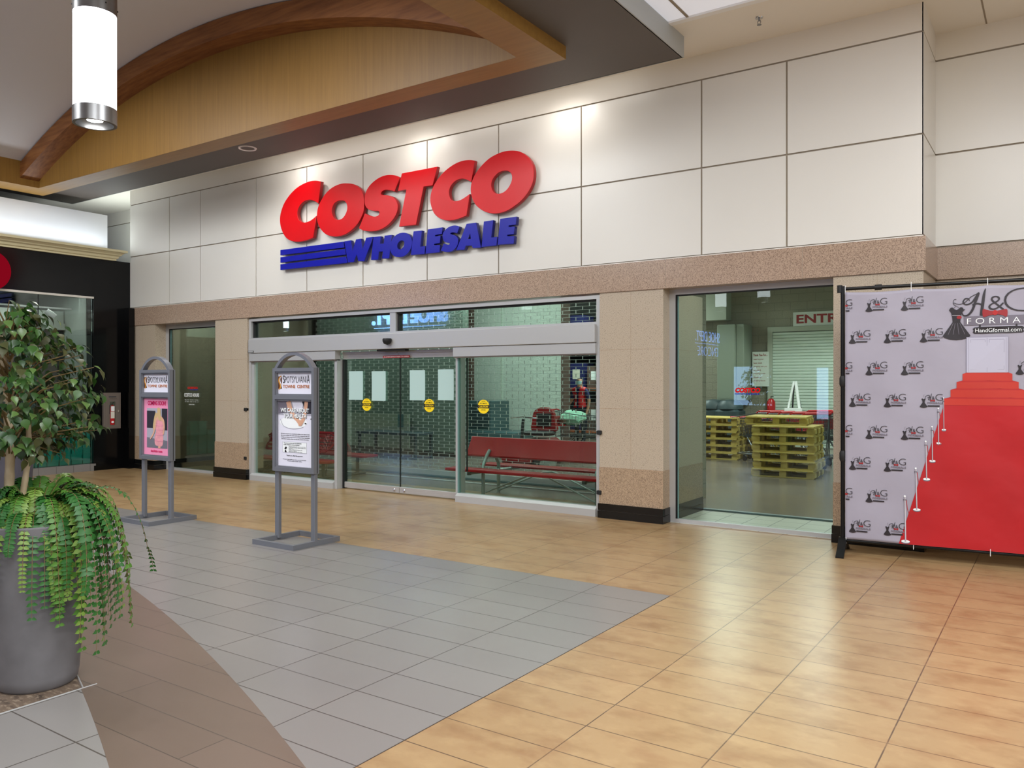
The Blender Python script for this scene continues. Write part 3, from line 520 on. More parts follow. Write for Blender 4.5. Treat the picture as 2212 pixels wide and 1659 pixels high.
# papers and stickers on the doors
for x0, x1, z0, z1, lab in [(-8.882, -8.592, 1.338, 1.768, 'leftmost blank paper sheet taped to the sliding glass doors'), (-8.412, -8.134, 1.33, 1.764, 'blank paper sheet just left of where the sliding doors meet'),
                       (-7.67, -7.386, 1.346, 1.772, 'blank paper sheet just right of where the sliding doors meet'), (-7.151, -6.873, 1.353, 1.78, 'rightmost blank paper sheet taped to the sliding glass doors')]:
    m = MB(); cx, cz = (x0 + x1) / 2, (z0 + z1) / 2; hw, hh = (x1 - x0) / 2, (z1 - z0) / 2; n = 6; vs = []; fs = []
    for i in range(n + 1):
        for j in range(n + 1):
            u, v = i / n * 2 - 1, j / n * 2 - 1; vs.append((u * hw, -.003 * abs(u) ** 3 * abs(v) ** 3 + .0, v * hh))
    for i in range(n):
        for j in range(n): a = i * (n + 1) + j; fs.append((a, a + n + 1, a + n + 2, a + 1))
    m.add(vs, fs, 'paper'); o = m.build('paper_sheet'); o.location = (cx, .163, cz)
    so = o.modifiers.new('s', 'SOLIDIFY'); so.thickness = .0008
    tag(o, lab, 'paper', 'papers taped to the doors')
for x, y, z, lab in [(-9.59, .07, 1.268, 'round yellow caution sticker half hidden by the sign stand'), (-8.516, .163, 1.27, 'round yellow caution sticker on the left sliding door between two papers'),
                (-7.31, .163, 1.276, 'round yellow caution sticker on the right sliding door between two papers'), (-6.302, .07, 1.28, 'brightest yellow caution sticker on the fixed pane right of the sliding doors')]:
    m = MB(); r = .095; m.prism_y(ell(0, 0, r, r * .97, 32), -.001, 0, 'sticker_yellow'); m.box(-r * 1.02, r * 1.02, -.002, -.0008, -.022, .022, 'ink')
    put_text(m, 'CAUTION', -.075, -.0026, -.014, .15, .028, 'sticker_yellow', .02); put_text(m, 'AUTOMATIC', -.06, -.0016, .034, .12, .018, 'ink', .01); put_text(m, 'DOOR', -.035, -.0016, -.052, .07, .018, 'ink', .01); put_text(m, 'CAUTION', -.03, -.0016, .066, .06, .01, 'ink', .01)
    o = m.build('caution_sticker'); o.location = (x, y, z); tag(o, lab, 'sticker', 'caution stickers')
# ================================================================== BIG SIGN
sg = thing('store_sign', 'large raised store sign of red italic letters over smaller blue letters and three blue bars', 'sign', (-8.3, -.03, 3.3))
for n_, k, lo, ho in LET:
    def smooth(l):
        if k == 'p': return [p for p in l]
        if k == 'r': return cat_rom(l, 3, True)
        runs = []; cur = []
        for p in l:
            if p == 'k':
                if cur: runs.append(cur); cur = []
            else: cur.append(p)
        if cur: runs.append(cur)
        o_ = []
        for r_ in runs: o_ += cat_rom(r_, 3, False) if len(r_) > 2 else r_
        return o_
    loops = [smooth(lo)] + ([cat_rom(ho, 3, True) if k == 'r' else ho] if ho else [])
    loops = [[(x + 8.3, z - 3.3) for x, z in l] for l in loops]
    red = n_ != 'bar' and (lambda zs: max(zs) - min(zs))([p[1] for p in lo if p != 'k']) > .55
    me = curve_shape(loops, .026, .004)
    me.materials.clear(); me.materials.append(MT['sign_red' if red else 'sign_blue']); me.materials.append(MT['sign_red_side' if red else 'sign_blue_side'])
    for p in me.polygons: p.material_index = 0 if p.normal.y < -.5 else 1
    o = bpy.data.objects.new('bar' if n_ == 'bar' else 'letter', me); C.objects.link(o); o.parent = sg; o.location = (0, -.034, 0)
# ================================================================== LEFT STORE
m = MB(); X = -14.5
m.box(X - .25, X, -.69, -.14, 0, 3.85, 'store_black'); m.box(X - .25, X, -3.4, -.69, 3.14, 3.85, 'store_black'); m.box(X - .25, X, -3.4, -3.2, 0, 3.85, 'store_black')
m.box(X - .25, X, -.14, .0, 0, 3.85, 'store_black'); m.box(X, X + .012, -.69, -.14, 0, .09, 'store_black')
m.box(X - .25, X + .006, -3.4, -.655, 0, .128, 'grey_tile'); m.box(X - 7, X - .2, -3.5, -3.4, 0, 3.85, 'store_black'); m.box(X - 7, X - .24, -3.4, .1, 3.75, 3.85, 'store_black')
struct(m.build('wall_left'))
m = MB(); m.box(X, X + .2, -.14, -.037, 0, 2.98, 'store_black'); struct(m.build('wall_left_jamb'))
m = MB(); m.box(X - .5, X - .25, -.70, -.5, .13, 3.2, 'interior_white'); m.box(X - .56, X - .25, -.62, -.5, .13, 3.2, 'interior_white')
m.box(-18.5, -14.75, -3.4, 0, 3.3, 3.4, 'interior_white'); m.box(-18.5, -18.4, -3.4, 0, 0, 3.4, 'interior_dark'); m.box(-18.5, -14.6, -.4, -.3, 0, 3.4, 'interior_white'); m.box(-18.5, -14.75, -3.4, 0, .0, .12, 'interior_dark')
struct(m.build('wall_shop_inside'))
m = MB()
m.box(-18.4, -16.1, -3.3, -.42, 2.72, 2.98, 'interior_white'); m.box(-16.14, -16.05, -3.3, -.42, 2.62, 2.74, 'interior_white')
m.box(-16.2, -16.1, -3.3, -.42, .12, 2.62, 'interior_dark'); struct(m.build('wall_shop_bulkhead'))
t = thing('window_3', 'x', 'x'); del t['label']; del t['category']; t['kind'] = 'structure'
m = MB(); m.box(X - .04, X + .004, -3.2, -.69, 3.115, 3.15, 'band_white'); m.build('head_trim', parent=t)
m = MB(); m.box(X - .06, X - .05, -1.62, -.70, .13, 3.115, 'glass_shop'); m.box(X - .06, X - .05, -3.2, -1.63, .13, 3.115, 'glass_shop'); m.build('pane', parent=t)
m = MB(); m.box(X - .062, X - .048, -1.63, -1.62, .13, 3.115, 'black_rubber'); m.build('glass_joint', parent=t)
# cornice and white wall over the shop
prof = [(0, 3.845), (.05, 3.845), (.05, 3.87), (.075, 3.885), (.085, 3.92), (.12, 3.94), (.125, 3.955), (.165, 3.985), (.2, 3.99), (.2, 4.03), (0, 4.03)]
m = MB(); n = len(prof); vs = [(X + a, -3.4, z) for a, z in prof] + [(X + a, -.34 + a * .9, z) for a, z in prof]
m.add(vs, [tuple(range(n)), tuple(range(2 * n - 1, n - 1, -1))] + [(i, n + i, n + (i + 1) % n, (i + 1) % n) for i in range(n)], 'cornice'); m.box(X - .3, X, -3.4, -.34, 3.98, 4.03, 'cornice'); struct(m.build('trim_8'))
m = MB(); m.box(-16, -14.8, -9, -.27, 4.03, 4.73, 'cove_white'); struct(m.build('wall_left_upper'))
t = thing('ring_letter', 'dark red round illuminated letter on the black shopfront at the far left', 'sign letter', (X + .03, -2.45, 3.43))
m = MB()
def ringyz(mb, ro, ri, x0, x1, mat, n=36):
    vs = []
    for k in range(n):
        a = 2 * PI * k / n
        for r_, x_ in ((ro, x0), (ro, x1), (ri, x1), (ri, x0)): vs.append((x_, r_ * math.cos(a), r_ * math.sin(a)))
    fs = []
    for k in range(n):
        j = (k + 1) % n
        for q in range(4): fs.append((4 * k + q, 4 * k + (q + 1) % 4, 4 * j + (q + 1) % 4, 4 * j + q))
    mb.add(vs, fs, mat)
ringyz(m, .33, .17, 0, .06, 'neon_red'); m.build('letter_face', parent=t); m = MB(); ringyz(m, .335, .32, -.02, .055, 'store_black'); m.build('letter_rim', parent=t)
# track lights
tr = thing('track_light', 'white track lights on a rail inside the shop window at the left', 'track light', (-15.3, -1.3, 2.95))
m = MB(); m.box(-.015, .015, -1.0, .62, 0, .03, 'white_trim'); m.build('rail', parent=tr)
for y in (.2, -.35):
    m = MB(); m.tube([(0, y, 0), (0, y, -.06)], .012, 8, 'white_trim'); m.build('arm', parent=tr)
    m = MB(); m.tube([(.02, y - .04, -.05), (.05, y + .03, -.11), (.07, y + .08, -.16)], [.05, .06, .06], 16, 'white_trim'); m.build('lamp_head', parent=tr)
# teal shoe boxes
bw_, bh_, bd_ = .203, .0955, .32
def shoebox():
    t = thing('shoe_box', 'x', 'box', (0, 0, 0), 0, 'teal shoe boxes stacked in the shop window')
    m = MB(); m.box(-.15, .15, -.094, .094, 0, .085); m.build('box_body', 'teal_box', t)
    m = MB(); m.box(-.154, .154, -.098, .098, .062, .0945); m.build('lid', 'teal_lid', t); return t
sb = None; cols = [(-.722, 6), (-.93, 7), (-1.137, 7), (-1.345, 5), (-1.552, 4), (-1.76, 4), (-1.97, 5), (-2.18, 4)]
cn = ['the column nearest the black wall', 'the second column from the black wall', 'the third column from the black wall', 'the fourth column from the black wall', 'the fifth column from the black wall', 'the sixth column from the black wall', 'the seventh column from the black wall', 'the eighth column from the black wall']
rn = ['bottom', 'second', 'third', 'fourth', 'fifth', 'sixth', 'seventh']
for ci, (y, n_) in enumerate(cols):
    for k in range(n_):
        if sb is None: sb = shoebox(); o = sb
        else: o = dup(sb, (0, 0, 0))
        jx = random.uniform(-.012, .012); jy = random.uniform(-.004, .004)
        o.location = (-14.75 - .02 + jx, y + jy, .132 + k * bh_); o['label'] = 'teal shoe box, %s from the bottom of %s' % (rn[k], cn[ci]) if k else 'teal shoe box at the bottom of ' + cn[ci]
t = thing('display_stand', 'small white stand on top of the shoe boxes by the shop window edge', 'display stand', (-14.85, -.73, .132 + 6 * bh_))
m = MB(); m.lathe(0, 0, [(.03, 0), (.012, .01), (.008, .07), (.03, .1), (.035, .14), (.02, .17)], 16, 'interior_white'); m.build('stem', parent=t); m = MB(); m.box(-.03, .03, -.09, .03, .17, .18, 'interior_white'); m.build('tray', parent=t)
# extinguisher cabinet
t = thing('fire_extinguisher_cabinet', 'grey recessed cabinet with glass door on the black shopfront wall', 'extinguisher cabinet', (X + .004, -.375, .75))
m = MB(); m.box(.0, .05, -.16, .16, 0, .66, 'taupe'); m.box(.05, .056, -.13, -.085, .06, .55, 'taupe'); m.box(.05, .056, .085, .13, .06, .55, 'taupe'); m.box(.05, .056, -.13, .13, .02, .06, 'taupe'); m.box(.05, .056, -.13, .13, .55, .63, 'taupe'); m.build('case', parent=t)
m = MB(); m.box(.056, .058, -.05, .05, .07, .5, 'glass_window'); m.build('door_pane', parent=t); m = MB(); m.box(.058, .07, .095, .115, .3, .34, 'chrome'); m.build('latch', parent=t); m = MB(); m.box(.0565, .058, -.07, .07, .575, .595, 'ink_soft'); m.build('name_plate', parent=t)
t = thing('fire_extinguisher', 'red fire extinguisher with white label inside the grey wall cabinet', 'fire extinguisher', (X + .052, -.375, .82))
m = MB(); m.lathe(0, 0, [(.045, 0), (.047, .01), (.047, .32), (.03, .36), (.015, .37)], 20, 'ext_red'); o = m.build('cylinder', parent=t); o.scale = (.3, 1, 1)
m = MB(); m.box(.0142, .0155, -.035, .035, .12, .24, 'ext_label'); m.box(.0142, .0155, -.03, .035, .25, .34, 'white_ink'); m.prism_x([(.025 * math.cos(a * .4), .05 + .02 * math.sin(a * .4)) for a in range(16)], .014, .0155, 'white_ink'); m.build('label_plate', parent=t)
m = MB(); m.tube([(0, 0, .36), (0, 0, .4), (0, .04, .42)], .008, 8, 'black_metal'); m.tube([(0, 0, .39), (0, -.05, .36), (0, -.05, .2)], .006, 8, 'black_rubber'); o = m.build('valve', parent=t)
# ================================================================== PENDANTS AND CEILING FITTINGS
def pendant(loc, lab, first=[None], L=.86, zt=6.2):
    if first[0] is None:
        t = thing('pendant_light', lab, 'pendant light', loc, 0, 'cylinder pendant lights'); first[0] = t
        m = MB(); m.lathe(0, 0, [(.146, .10), (.146, .815)], 40, 'lamp_white', cap=True); m.build('diffuser', parent=t)
        m = MB(); m.lathe(0, 0, [(.128, .0), (.15, 0), (.15, .115), (.144, .115), (.13, .10), (.128, .0)], 40, 'steel', cap=False); m.build('bottom_ring', parent=t)
        m = MB(); m.lathe(0, 0, [(.15, .81), (.15, .945), (.02, .955)], 40, 'steel', cap=False)
        for k in range(6): a = k * PI / 3; m.box(.15 * math.cos(a) - .004, .15 * math.cos(a) + .004, .15 * math.sin(a) - .004, .15 * math.sin(a) + .004, .86, .87, 'black_metal')
        m.build('top_ring', parent=t)
        m = MB(); m.lathe(0, 0, [(.055, .03), (.055, .045)], 24, 'lamp_spot'); m.build('spot_lamp', parent=t); m = MB(); m.lathe(0, 0, [(.05, .04), (.128, .08)], 24, 'chrome', cap=False); m.build('reflector', parent=t)
        m = MB(); m.tube([(0, 0, .95), (0, 0, 1.62)], .012, 10, 'steel'); m.build('stem', parent=t)
        return t
    return dup(first[0], loc, 0, lab)
pendant((-5.926, -5.3, 3.51), 'glowing white cylinder pendant light hanging in front of the vault')
for x, y, l in [(-7.6, -12.2, 'far pendant light seen mirrored in the right shop window'), (-24, -11.4, 'pendant light mirrored in the left end of the transom'), (-18.5, -11.4, 'pendant light mirrored near the middle of the transom'), (-5.9, -10.4, 'pendant light behind the photographer under the vault'), (-12.4, -10.2, 'pendant light on the far left behind the photographer under the vault')]:
    o = pendant((x, y, 3.51), l)
for x, y in ((-5.926, -5.3), (-5.9, -10.4), (-12.4, -10.2), (-7.6, -12.2)): spot('pendant_spot', (x, y, 3.49), (x, y, 0), 70, (1, .97, .93), 140, .9, .12)
t = thing('downlight', 'round downlight ring in the dark canopy soffit', 'ceiling light', (-9.717, -1.03, 4.98)); m = MB(); m.lathe(0, 0, [(.1, .02), (.1, -.008), (.125, -.012), (.13, -.0)], 32, 'white_trim', cap=False); m.build('trim_ring', parent=t); m = MB(); m.lathe(0, 0, [(.1, -.002), (.1, .003)], 32, 'soffit_dark'); m.build('lens', parent=t)
t = thing('sprinkler_head', 'chrome fire sprinkler head on the cream ceiling', 'sprinkler', (-2.476, -.544, 5.2)); m = MB(); m.lathe(0, 0, [(.04, 0), (.036, -.008), (.012, -.01)], 20, 'chrome'); m.build('escutcheon', parent=t)
m = MB(); m.tube([(0, 0, 0), (0, 0, -.035)], .009, 8, 'steel'); m.tube([(-.012, 0, -.03), (-.016, 0, -.05), (0, 0, -.07), (.016, 0, -.05), (.012, 0, -.03)], .004, 6, 'steel'); m.build('frame_arms', parent=t); m = MB(); m.lathe(0, 0, [(.022, -.07), (.022, -.074)], 16, 'steel'); m.build('deflector', parent=t)
# accent lamps above the sign (bodies)
for i, x in enumerate((-9.6, -7.27, -4.93)):
    m = MB(); m.tube([(x, -.5, 5.2), (x, -.5, 5.19)], .03, 12, 'white_trim'); tag(m.build('accent_light'), ['leftmost', 'middle', 'rightmost'][i] + ' small accent light over the big sign behind the canopy edge', 'ceiling light', 'accent lights over the sign')
# ================================================================== SIGN STANDS
def stand(loc, lab, kind, rz=0):
    t = thing('sign_stand', lab, 'sign stand', loc, rz, 'poster stands')
    W = .305; m = MB(); b = .0
    m.box(-.3, .3, -.3, -.262, 0, .05, 'stand_grey'); m.box(-.3, .3, .262, .3, 0, .05, 'stand_grey'); m.box(-.3, -.262, -.262, .262, 0, .05, 'stand_grey'); m.box(.262, .3, -.262, .262, 0, .05, 'stand_grey'); m.build('base', parent=t)
    for x in (-.266, .266):
        m = MB(); m.bbox(x - .029, x + .029, -.028, .012, .02, .72, .004, 'stand_grey'); m.build('post', parent=t)
    m = MB(); y0, y1 = -.05, .02
    for x0, x1 in ((-W, -W + .035), (W - .035, W)): m.box(x0, x1, y0, y1, .705, 1.745, 'stand_grey')
    for z0, z1 in ((.705, .745), (1.43, 1.47), (1.71, 1.745)): m.box(-W + .035, W - .035, y0, y1, z0, z1, 'stand_grey')
    for z0, z1 in ((.745, 1.43), (1.47, 1.71)):
        m.box(-W + .035, -W + .047, -.04, -.018, z0, z1, 'stand_grey'); m.box(W - .047, W - .035, -.04, -.018, z0, z1, 'stand_grey'); m.box(-W + .047, W - .047, -.04, -.018, z0, z0 + .014, 'stand_grey'); m.box(-W + .047, W - .047, -.04, -.018, z1 - .014, z1, 'stand_grey')
    m.box(-W + .036, W - .036, .0, .015, .72, 1.73, 'stand_grey'); m.box(W - .001, W + .001, -.009, .0, .71, 1.74, 'black_rubber'); m.build('frame', parent=t)
    m = MB(); R = .36; zc = 1.90 - R; h = math.acos((1.74 - zc) / R); P = [(R * math.sin(a), zc + R * math.cos(a)) for a in [h * (-1 + 2 * k / 20) for k in range(21)]]
    sx = (W - .02) / P[-1][0]; Q = [(x * (1 - .1), zc + (z - zc) * (1 - .085)) for x, z in P]
    for i in range(20): m.prism_y([(P[i][0] * sx, P[i][1]), (P[i + 1][0] * sx, P[i + 1][1]), (Q[i + 1][0] * sx, max(Q[i + 1][1], 1.74)), (Q[i][0] * sx, max(Q[i][1], 1.74))], -.045, .015, 'stand_grey')
    m.build('arch', parent=t)
    # header card
    yp = -.016; x0, x1 = -.25, .25; w_ = x1 - x0
    m = MB(); m.box(-.262, .262, yp, yp + .004, 1.485, 1.695, 'poster_white'); m.build('header_card', parent=t)
    m = MB(); put_text(m, 'S', -.182, yp - .002, 1.592, .026, .078, 'ink', .0); put_text(m, 'POTSYLVANI', -.152, yp - .002, 1.598, .315, .062, 'ink', -.012); put_text(m, 'A', .17, yp - .002, 1.592, .042, .085, 'ink', -.01)
    put_text(m, 'TOWNE  CENTRE', -.182, yp - .002, 1.543, .39, .032, 'orange_ink', .02)
    m.build('header_lettering', parent=t)
    m = MB(); flat(m, [(-.255, 1.535), (-.2, 1.535), (-.2, 1.66), (-.255, 1.66)], yp, 'brown_ink', .001); ribbon(m, [(-.205, 1.668), (-.238, 1.645), (-.243, 1.61), (-.222, 1.58), (-.222, 1.55), (-.247, 1.525)], [.004, .016, .02, .022, .018, .004], yp - .001, 'gold'); ribbon(m, [(-.2, 1.66), (-.225, 1.64), (-.226, 1.61), (-.208, 1.58), (-.21, 1.55)], [.002, .01, .012, .012, .002], yp - .0016, 'poster_white')
    m.build('header_emblem', parent=t)
    if kind == 0:
        m = MB(); m.box(-.262, .262, yp, yp + .004, .76, 1.415, 'poster_white'); m.build('poster', parent=t)
        m = MB(); Y_ = yp
        flat(m, rect(-.255, .255, 1.27, 1.41), Y_, 'photo_grey', .0008); flat(m, [(.1, 1.41), (.255, 1.41), (.255, 1.29), (.16, 1.29)], Y_ - .0008, 'photo_dark', .0008); flat(m, [(-.255, 1.41), (-.12, 1.41), (-.13, 1.3), (-.255, 1.28)], Y_ - .0008, 'banner_grey', .0004)
        ribbon(m, [(-.1, 1.41), (-.07, 1.33), (-.02, 1.27), (.04, 1.22), (.07, 1.18)], [.07, .062, .05, .042, .03], Y_ - .002, 'skin'); ribbon(m, [(.165, 1.41), (.155, 1.35), (.14, 1.28), (.115, 1.23), (.085, 1.18)], [.05, .05, .046, .046, .03], Y_ - .0024, 'skin')
        for dx in (-.02, -.004, .012, .026): ribbon(m, [(.09 + dx, 1.225), (.08 + dx, 1.195), (.068 + dx * .6, 1.168)], [.016, .014, .008], Y_ - .003, 'skin')
        flat(m, [(-.05, 1.41), (.12, 1.41), (.1, 1.32), (-.01, 1.32)], Y_ - .001, 'poster_white', .0006)
        flat(m, ell(-.03, 1.2, .2, .06, 30), Y_, 'white_ink', .0006); ribbon(m, [(-.22, 1.23), (-.17, 1.16), (-.03, 1.135), (.12, 1.155)], .006, Y_ - .001, 'photo_grey')
        ribbon(m, [(.14, 1.195), (.165, 1.19)], .01, Y_ - .002, 'ink'); ribbon(m, [(.225, 1.24), (.255, 1.235)], .014, Y_ - .002, 'photo_dark'); m.build('poster_picture', parent=t)
        m = MB()
        for ox, mat_, dy in ((.004, 'photo_dark', -.0035), (0, 'white_ink', -.0045)):
            put_text(m, 'WE CARE ABOUT', -.215 + ox, Y_ + dy, 1.3 - ox, .42, .042, mat_, .025); put_text(m, 'YOUR HEALTH', -.17 + ox, Y_ + dy, 1.245 - ox, .335, .042, mat_, .025)
        for i, s_ in enumerate(('We know our guests are committed to safety, so we want to share', 'that we are working with public health teams, doing more than ever', 'to keep our doors open and our seating areas, restrooms', 'and door handles clean during this season of worry.')):
            put_text(m, s_, -.215 + .01 * (i == 3), Y_ - .0015, 1.078 - i * .0175, .425 - .02 * (i == 3), .0115, 'ink_soft', .01)
        flat(m, rect(-.19, .17, .895, 1.005), Y_, 'photo_grey', .0006); flat(m, rect(-.186, .166, .899, 1.001), Y_ - .0006, 'white_ink', .0006)
        put_text(m, 'You can do your part by following', -.17, Y_ - .003, .985, .265, .011, 'ink', .03); put_text(m, 'a few common sense practices:', -.17, Y_ - .003, .969, .235, .011, 'ink', .03)
        for i, s_ in enumerate(('Wash your hands often with soap and water', 'or use hand sanitizer when a sink is not', 'close by.', 'Cover coughs and sneezes with', 'a tissue or elbow.', 'Stay home when you feel unwell.')): put_text(m, s_, -.095, Y_ - .003, .955 - i * .0108, (.25, .25, .06, .2, .12, .2)[i], .0072, 'ink_soft')
        flat(m, [(-.16, .935), (-.14, .955), (-.12, .95), (-.13, .93), (-.15, .925)], Y_ - .002, 'ink', .001); flat(m, [(-.15, .92), (-.14, .922), (-.125, .9), (-.14, .895), (-.155, .9)], Y_ - .002, 'ink', .001)
        put_text(m, 'Thank you, Mall Management', -.13, Y_ - .0015, .858, .24, .014, 'ink_soft', .01); put_text(m, 'For up to date health news please ask the front desk', -.18, Y_ - .0015, .822, .34, .01, 'ink_soft', .01); put_text(m, 'of your public health office', -.12, Y_ - .0015, .807, .22, .01, 'ink_soft', .01)
        m.build('poster_lettering', parent=t)
    else:
        m = MB(); m.box(-.262, .262, yp, yp + .004, .76, 1.415, 'poster_pink'); m.build('poster', parent=t)
        m = MB(); Y_ = yp
        flat(m, rect(-.2, .21, .84, 1.3), Y_, 'photo_grey', .0006); flat(m, rect(-.2, -.03, 1.07, 1.27), Y_ - .0006, 'photo_dark', .0006); flat(m, rect(.1, .21, 1.05, 1.3), Y_ - .0006, 'photo_dark', .0006); flat(m, [(-.2, .84), (.21, .84), (.21, .93), (-.2, .96)], Y_ - .0008, 'photo_floor', .0006)
        ribbon(m, [(.0, 1.245), (-.02, 1.19), (-.05, 1.1), (-.06, 1.05)], [.05, .06, .05, .03], Y_ - .0016, 'hair_blond')
        flat(m, cat_rom([(-.03, 1.17), (.0, 1.19), (.05, 1.2), (.11, 1.18), (.14, 1.12), (.12, 1.02), (.13, .96), (.11, .87), (.03, .865), (-.03, .88), (-.04, .96), (-.01, 1.04), (-.03, 1.1)], 4), Y_ - .002, 'dress_pink', .001)
        flat(m, cat_rom([(-.03, 1.165), (.01, 1.2), (.04, 1.23), (.06, 1.23), (.1, 1.205), (.145, 1.17), (.14, 1.14), (.05, 1.17), (-.02, 1.15)], 4), Y_ - .0032, 'skin', .0006)
        ribbon(m, [(-.02, 1.16), (-.03, 1.08), (-.07, 1.0), (-.13, .94)], [.03, .028, .024, .012], Y_ - .004, 'skin'); ribbon(m, [(.14, 1.15), (.15, 1.08), (.13, 1.0)], [.03, .026, .02], Y_ - .0036, 'skin')
        flat(m, cat_rom([(.02, 1.3), (.045, 1.31), (.075, 1.29), (.08, 1.24), (.09, 1.17), (.06, 1.16), (.03, 1.2), (.015, 1.25)], 4), Y_ - .0046, 'hair_blond', .0006); flat(m, rect(.03, .075, .84, .868), Y_ - .002, 'skin', .0008)
        for z in (.93, 1.0, 1.06, 1.11): ribbon(m, [(-.03, z), (.05, z - .008), (.13, z)], .004, Y_ - .0045, 'poster_pink')
        m.build('poster_picture', parent=t); m = MB()
        put_text(m, 'COMING SOON!', -.18, Y_ - .002, 1.335, .36, .05, 'magenta', .03); put_text(m, 'charlotte russe', -.12, Y_ - .002, .79, .23, .03, 'magenta', .02); m.build('poster_lettering', parent=t)
    return t
stand((-6.325, -3.05, 0), 'grey metal sign stand with a hand-washing health poster, nearer the doors', 0)
stand((-8.665, -3.08, 0), 'grey metal sign stand with a pink poster of a woman in a pink dress', 1)
# ================================================================== BANNER
BA = math.radians(5.8)
bn = thing('banner_stand', 'black telescopic pole stand holding a large printed banner at the right', 'banner stand', (-1.68, -.5, 0), BA)
m = MB(); m.tube([(-.024, 0, .05), (-.024, 0, 2.5)], .019, 14, 'black_metal'); m.lathe(-.024, 0, [(.022, 1.56), (.03, 1.58), (.03, 1.64), (.022, 1.66)], 16, 'black_rubber'); m.lathe(-.024, 0, [(.022, .86), (.03, .88), (.03, .94), (.022, .96)], 16, 'black_rubber'); m.build('upright_pole', parent=bn)
m = MB(); m.tube([(2.33, 0, .05), (2.33, 0, 2.5)], .019, 14, 'black_metal'); m.build('upright_pole', parent=bn)
m = MB(); m.tube([(-.06, 0, 2.475), (2.36, 0, 2.475)], .016, 14, 'black_metal'); m.tube([(.25, 0, 2.475), (.31, 0, 2.475)], .026, 14, 'black_rubber'); m.tube([(-.05, 0, 2.44), (-.05, 0, 2.51)], .024, 12, 'black_rubber'); m.build('top_pole', parent=bn)
m = MB(); m.tube([(-.02, 0, .125), (2.33, 0, .125)], .016, 14, 'black_metal'); m.build('bottom_pole', parent=bn)
for x in (-.024, 2.33):
    m = MB()
    for s_ in (-1, 1): m.prism_x([(s_ * .02, .12), (s_ * .14, .04), (s_ * .24, .0), (s_ * .26, .0), (s_ * .26, .012), (s_ * .15, .06), (s_ * .02, .15)], x - .035, x + .035, 'black_metal')
    m.box(x - .035, x + .035, -.03, .03, .05, .15, 'black_metal'); m.build('foot', parent=bn)
BW0, BW1, BZ0, BZ1 = 0.0, 2.29, .14, 2.44
def sag(x, z):
    "cloth depth: shallow scallops under the ties and soft wrinkles near the bottom"
    a = .014 * math.sin(x * 5.5 + 1) * math.sin(z * 2.2) + .02 * math.exp(-(z - BZ0) / .25) * math.sin(x * 7.3) + .008 * math.sin((x + z) * 9)
    return -.03 + a * .35
NXb, NZb = 92, 92
def ztop(x): return BZ1 - .012 * abs(math.sin((x) * PI / .575))
def cloth(mb, x0, x1, z0, z1, mat, off, nx=None, nz=None):
    pass
bc = thing('banner', 'white printed formalwear banner with a red carpet and rows of small logos', 'banner', (-1.68, -.5, 0), BA)
m = MB(); vs = []; fs = []
for i in range(NXb + 1):
    for j in range(NZb + 1):
        x = BW0 + (BW1 - BW0) * i / NXb; v = j / NZb; z = BZ0 + (ztop(x) - BZ0) * v; vs.append((x, sag(x, z), z))
for i in range(NXb):
    for j in range(NZb): a = i * (NZb + 1) + j; fs.append((a, a + NZb + 1, a + NZb + 2, a + 1))
m.add(vs, fs, 'banner_cloth', True); o = m.build('cloth', parent=bc); so = o.modifiers.new('s', 'SOLIDIFY'); so.thickness = .002; so.offset = 1
def drape(mb, start=0, off=.007):
    "lay flat artwork onto the cloth"
    for i in range(start, len(mb.v)): x, y, z = mb.v[i]; mb.v[i] = (x, sag(x, z) - off + y, z)
def grid_poly(mb, z0, z1, xl, xr, mat, n=40, k=24, off=0.0):
    vs = []; fs = []
    for j in range(n + 1):
        z = z0 + (z1 - z0) * j / n; a, b = xl(z), xr(z)
        for i in range(k + 1): vs.append((a + (b - a) * i / k, -off, z))
    for j in range(n):
        for i in range(k): q = j * (k + 1) + i; fs.append((q, q + 1, q + k + 2, q + k + 1))
    mb.add(vs, fs, mat)
# red carpet and steps
cx = 1.1415
m = MB(); lo_, hi_ = .452, .812
cl = lambda z: lo_ + (hi_ - lo_) * (z - .141) / (1.4 - .141)
grid_poly(m, .142, 1.405, cl, lambda z: 2 * cx - cl(z), 'carpet_red', 44, 40); drape(m); m.build('carpet_print', parent=bc)
m = MB()
for i, (a, b, z0, z1) in enumerate([(.812, .863, 1.40, 1.468), (.863, .91, 1.468, 1.546), (.91, .956, 1.546, 1.614), (.956, .99, 1.614, 1.685)]):
    grid_poly(m, z0, z1 - .012, lambda z: a, lambda z: 2 * cx - a, 'step_red', 3, 30); grid_poly(m, z1 - .012, z1 + .003, lambda z: a + (b - a) * (z - z1 + .012) / .015, lambda z: 2 * cx - a - (b - a) * (z - z1 + .012) / .015, 'step_edge' if i < 3 else 'step_red', 2, 30)
drape(m, 0, .009); m.build('steps_print', parent=bc)
m = MB(); flat(m, rect(.985, 1.298, 1.685, 1.995), 0, 'banner_door', .0006)
for r_ in ((.985, .989, 1.685, 1.995), (1.294, 1.298, 1.685, 1.995), (1.0, 1.003, 1.69, 1.985), (1.28, 1.283, 1.69, 1.985), (1.139, 1.142, 1.69, 1.985), (.985, 1.298, 1.99, 1.995)): flat(m, rect(*r_), -.0008, 'banner_door_line', .0006)
for dx in (1.015, 1.155):
    for z0, z1 in ((1.71, 1.79), (1.86, 1.97)):
        for r_ in ((dx, dx + .11, z0, z0 + .003), (dx, dx + .11, z1, z1 + .003), (dx, dx + .003, z0, z1), (dx + .11, dx + .113, z0, z1)): flat(m, rect(*r_), -.0008, 'banner_door_line', .0006)
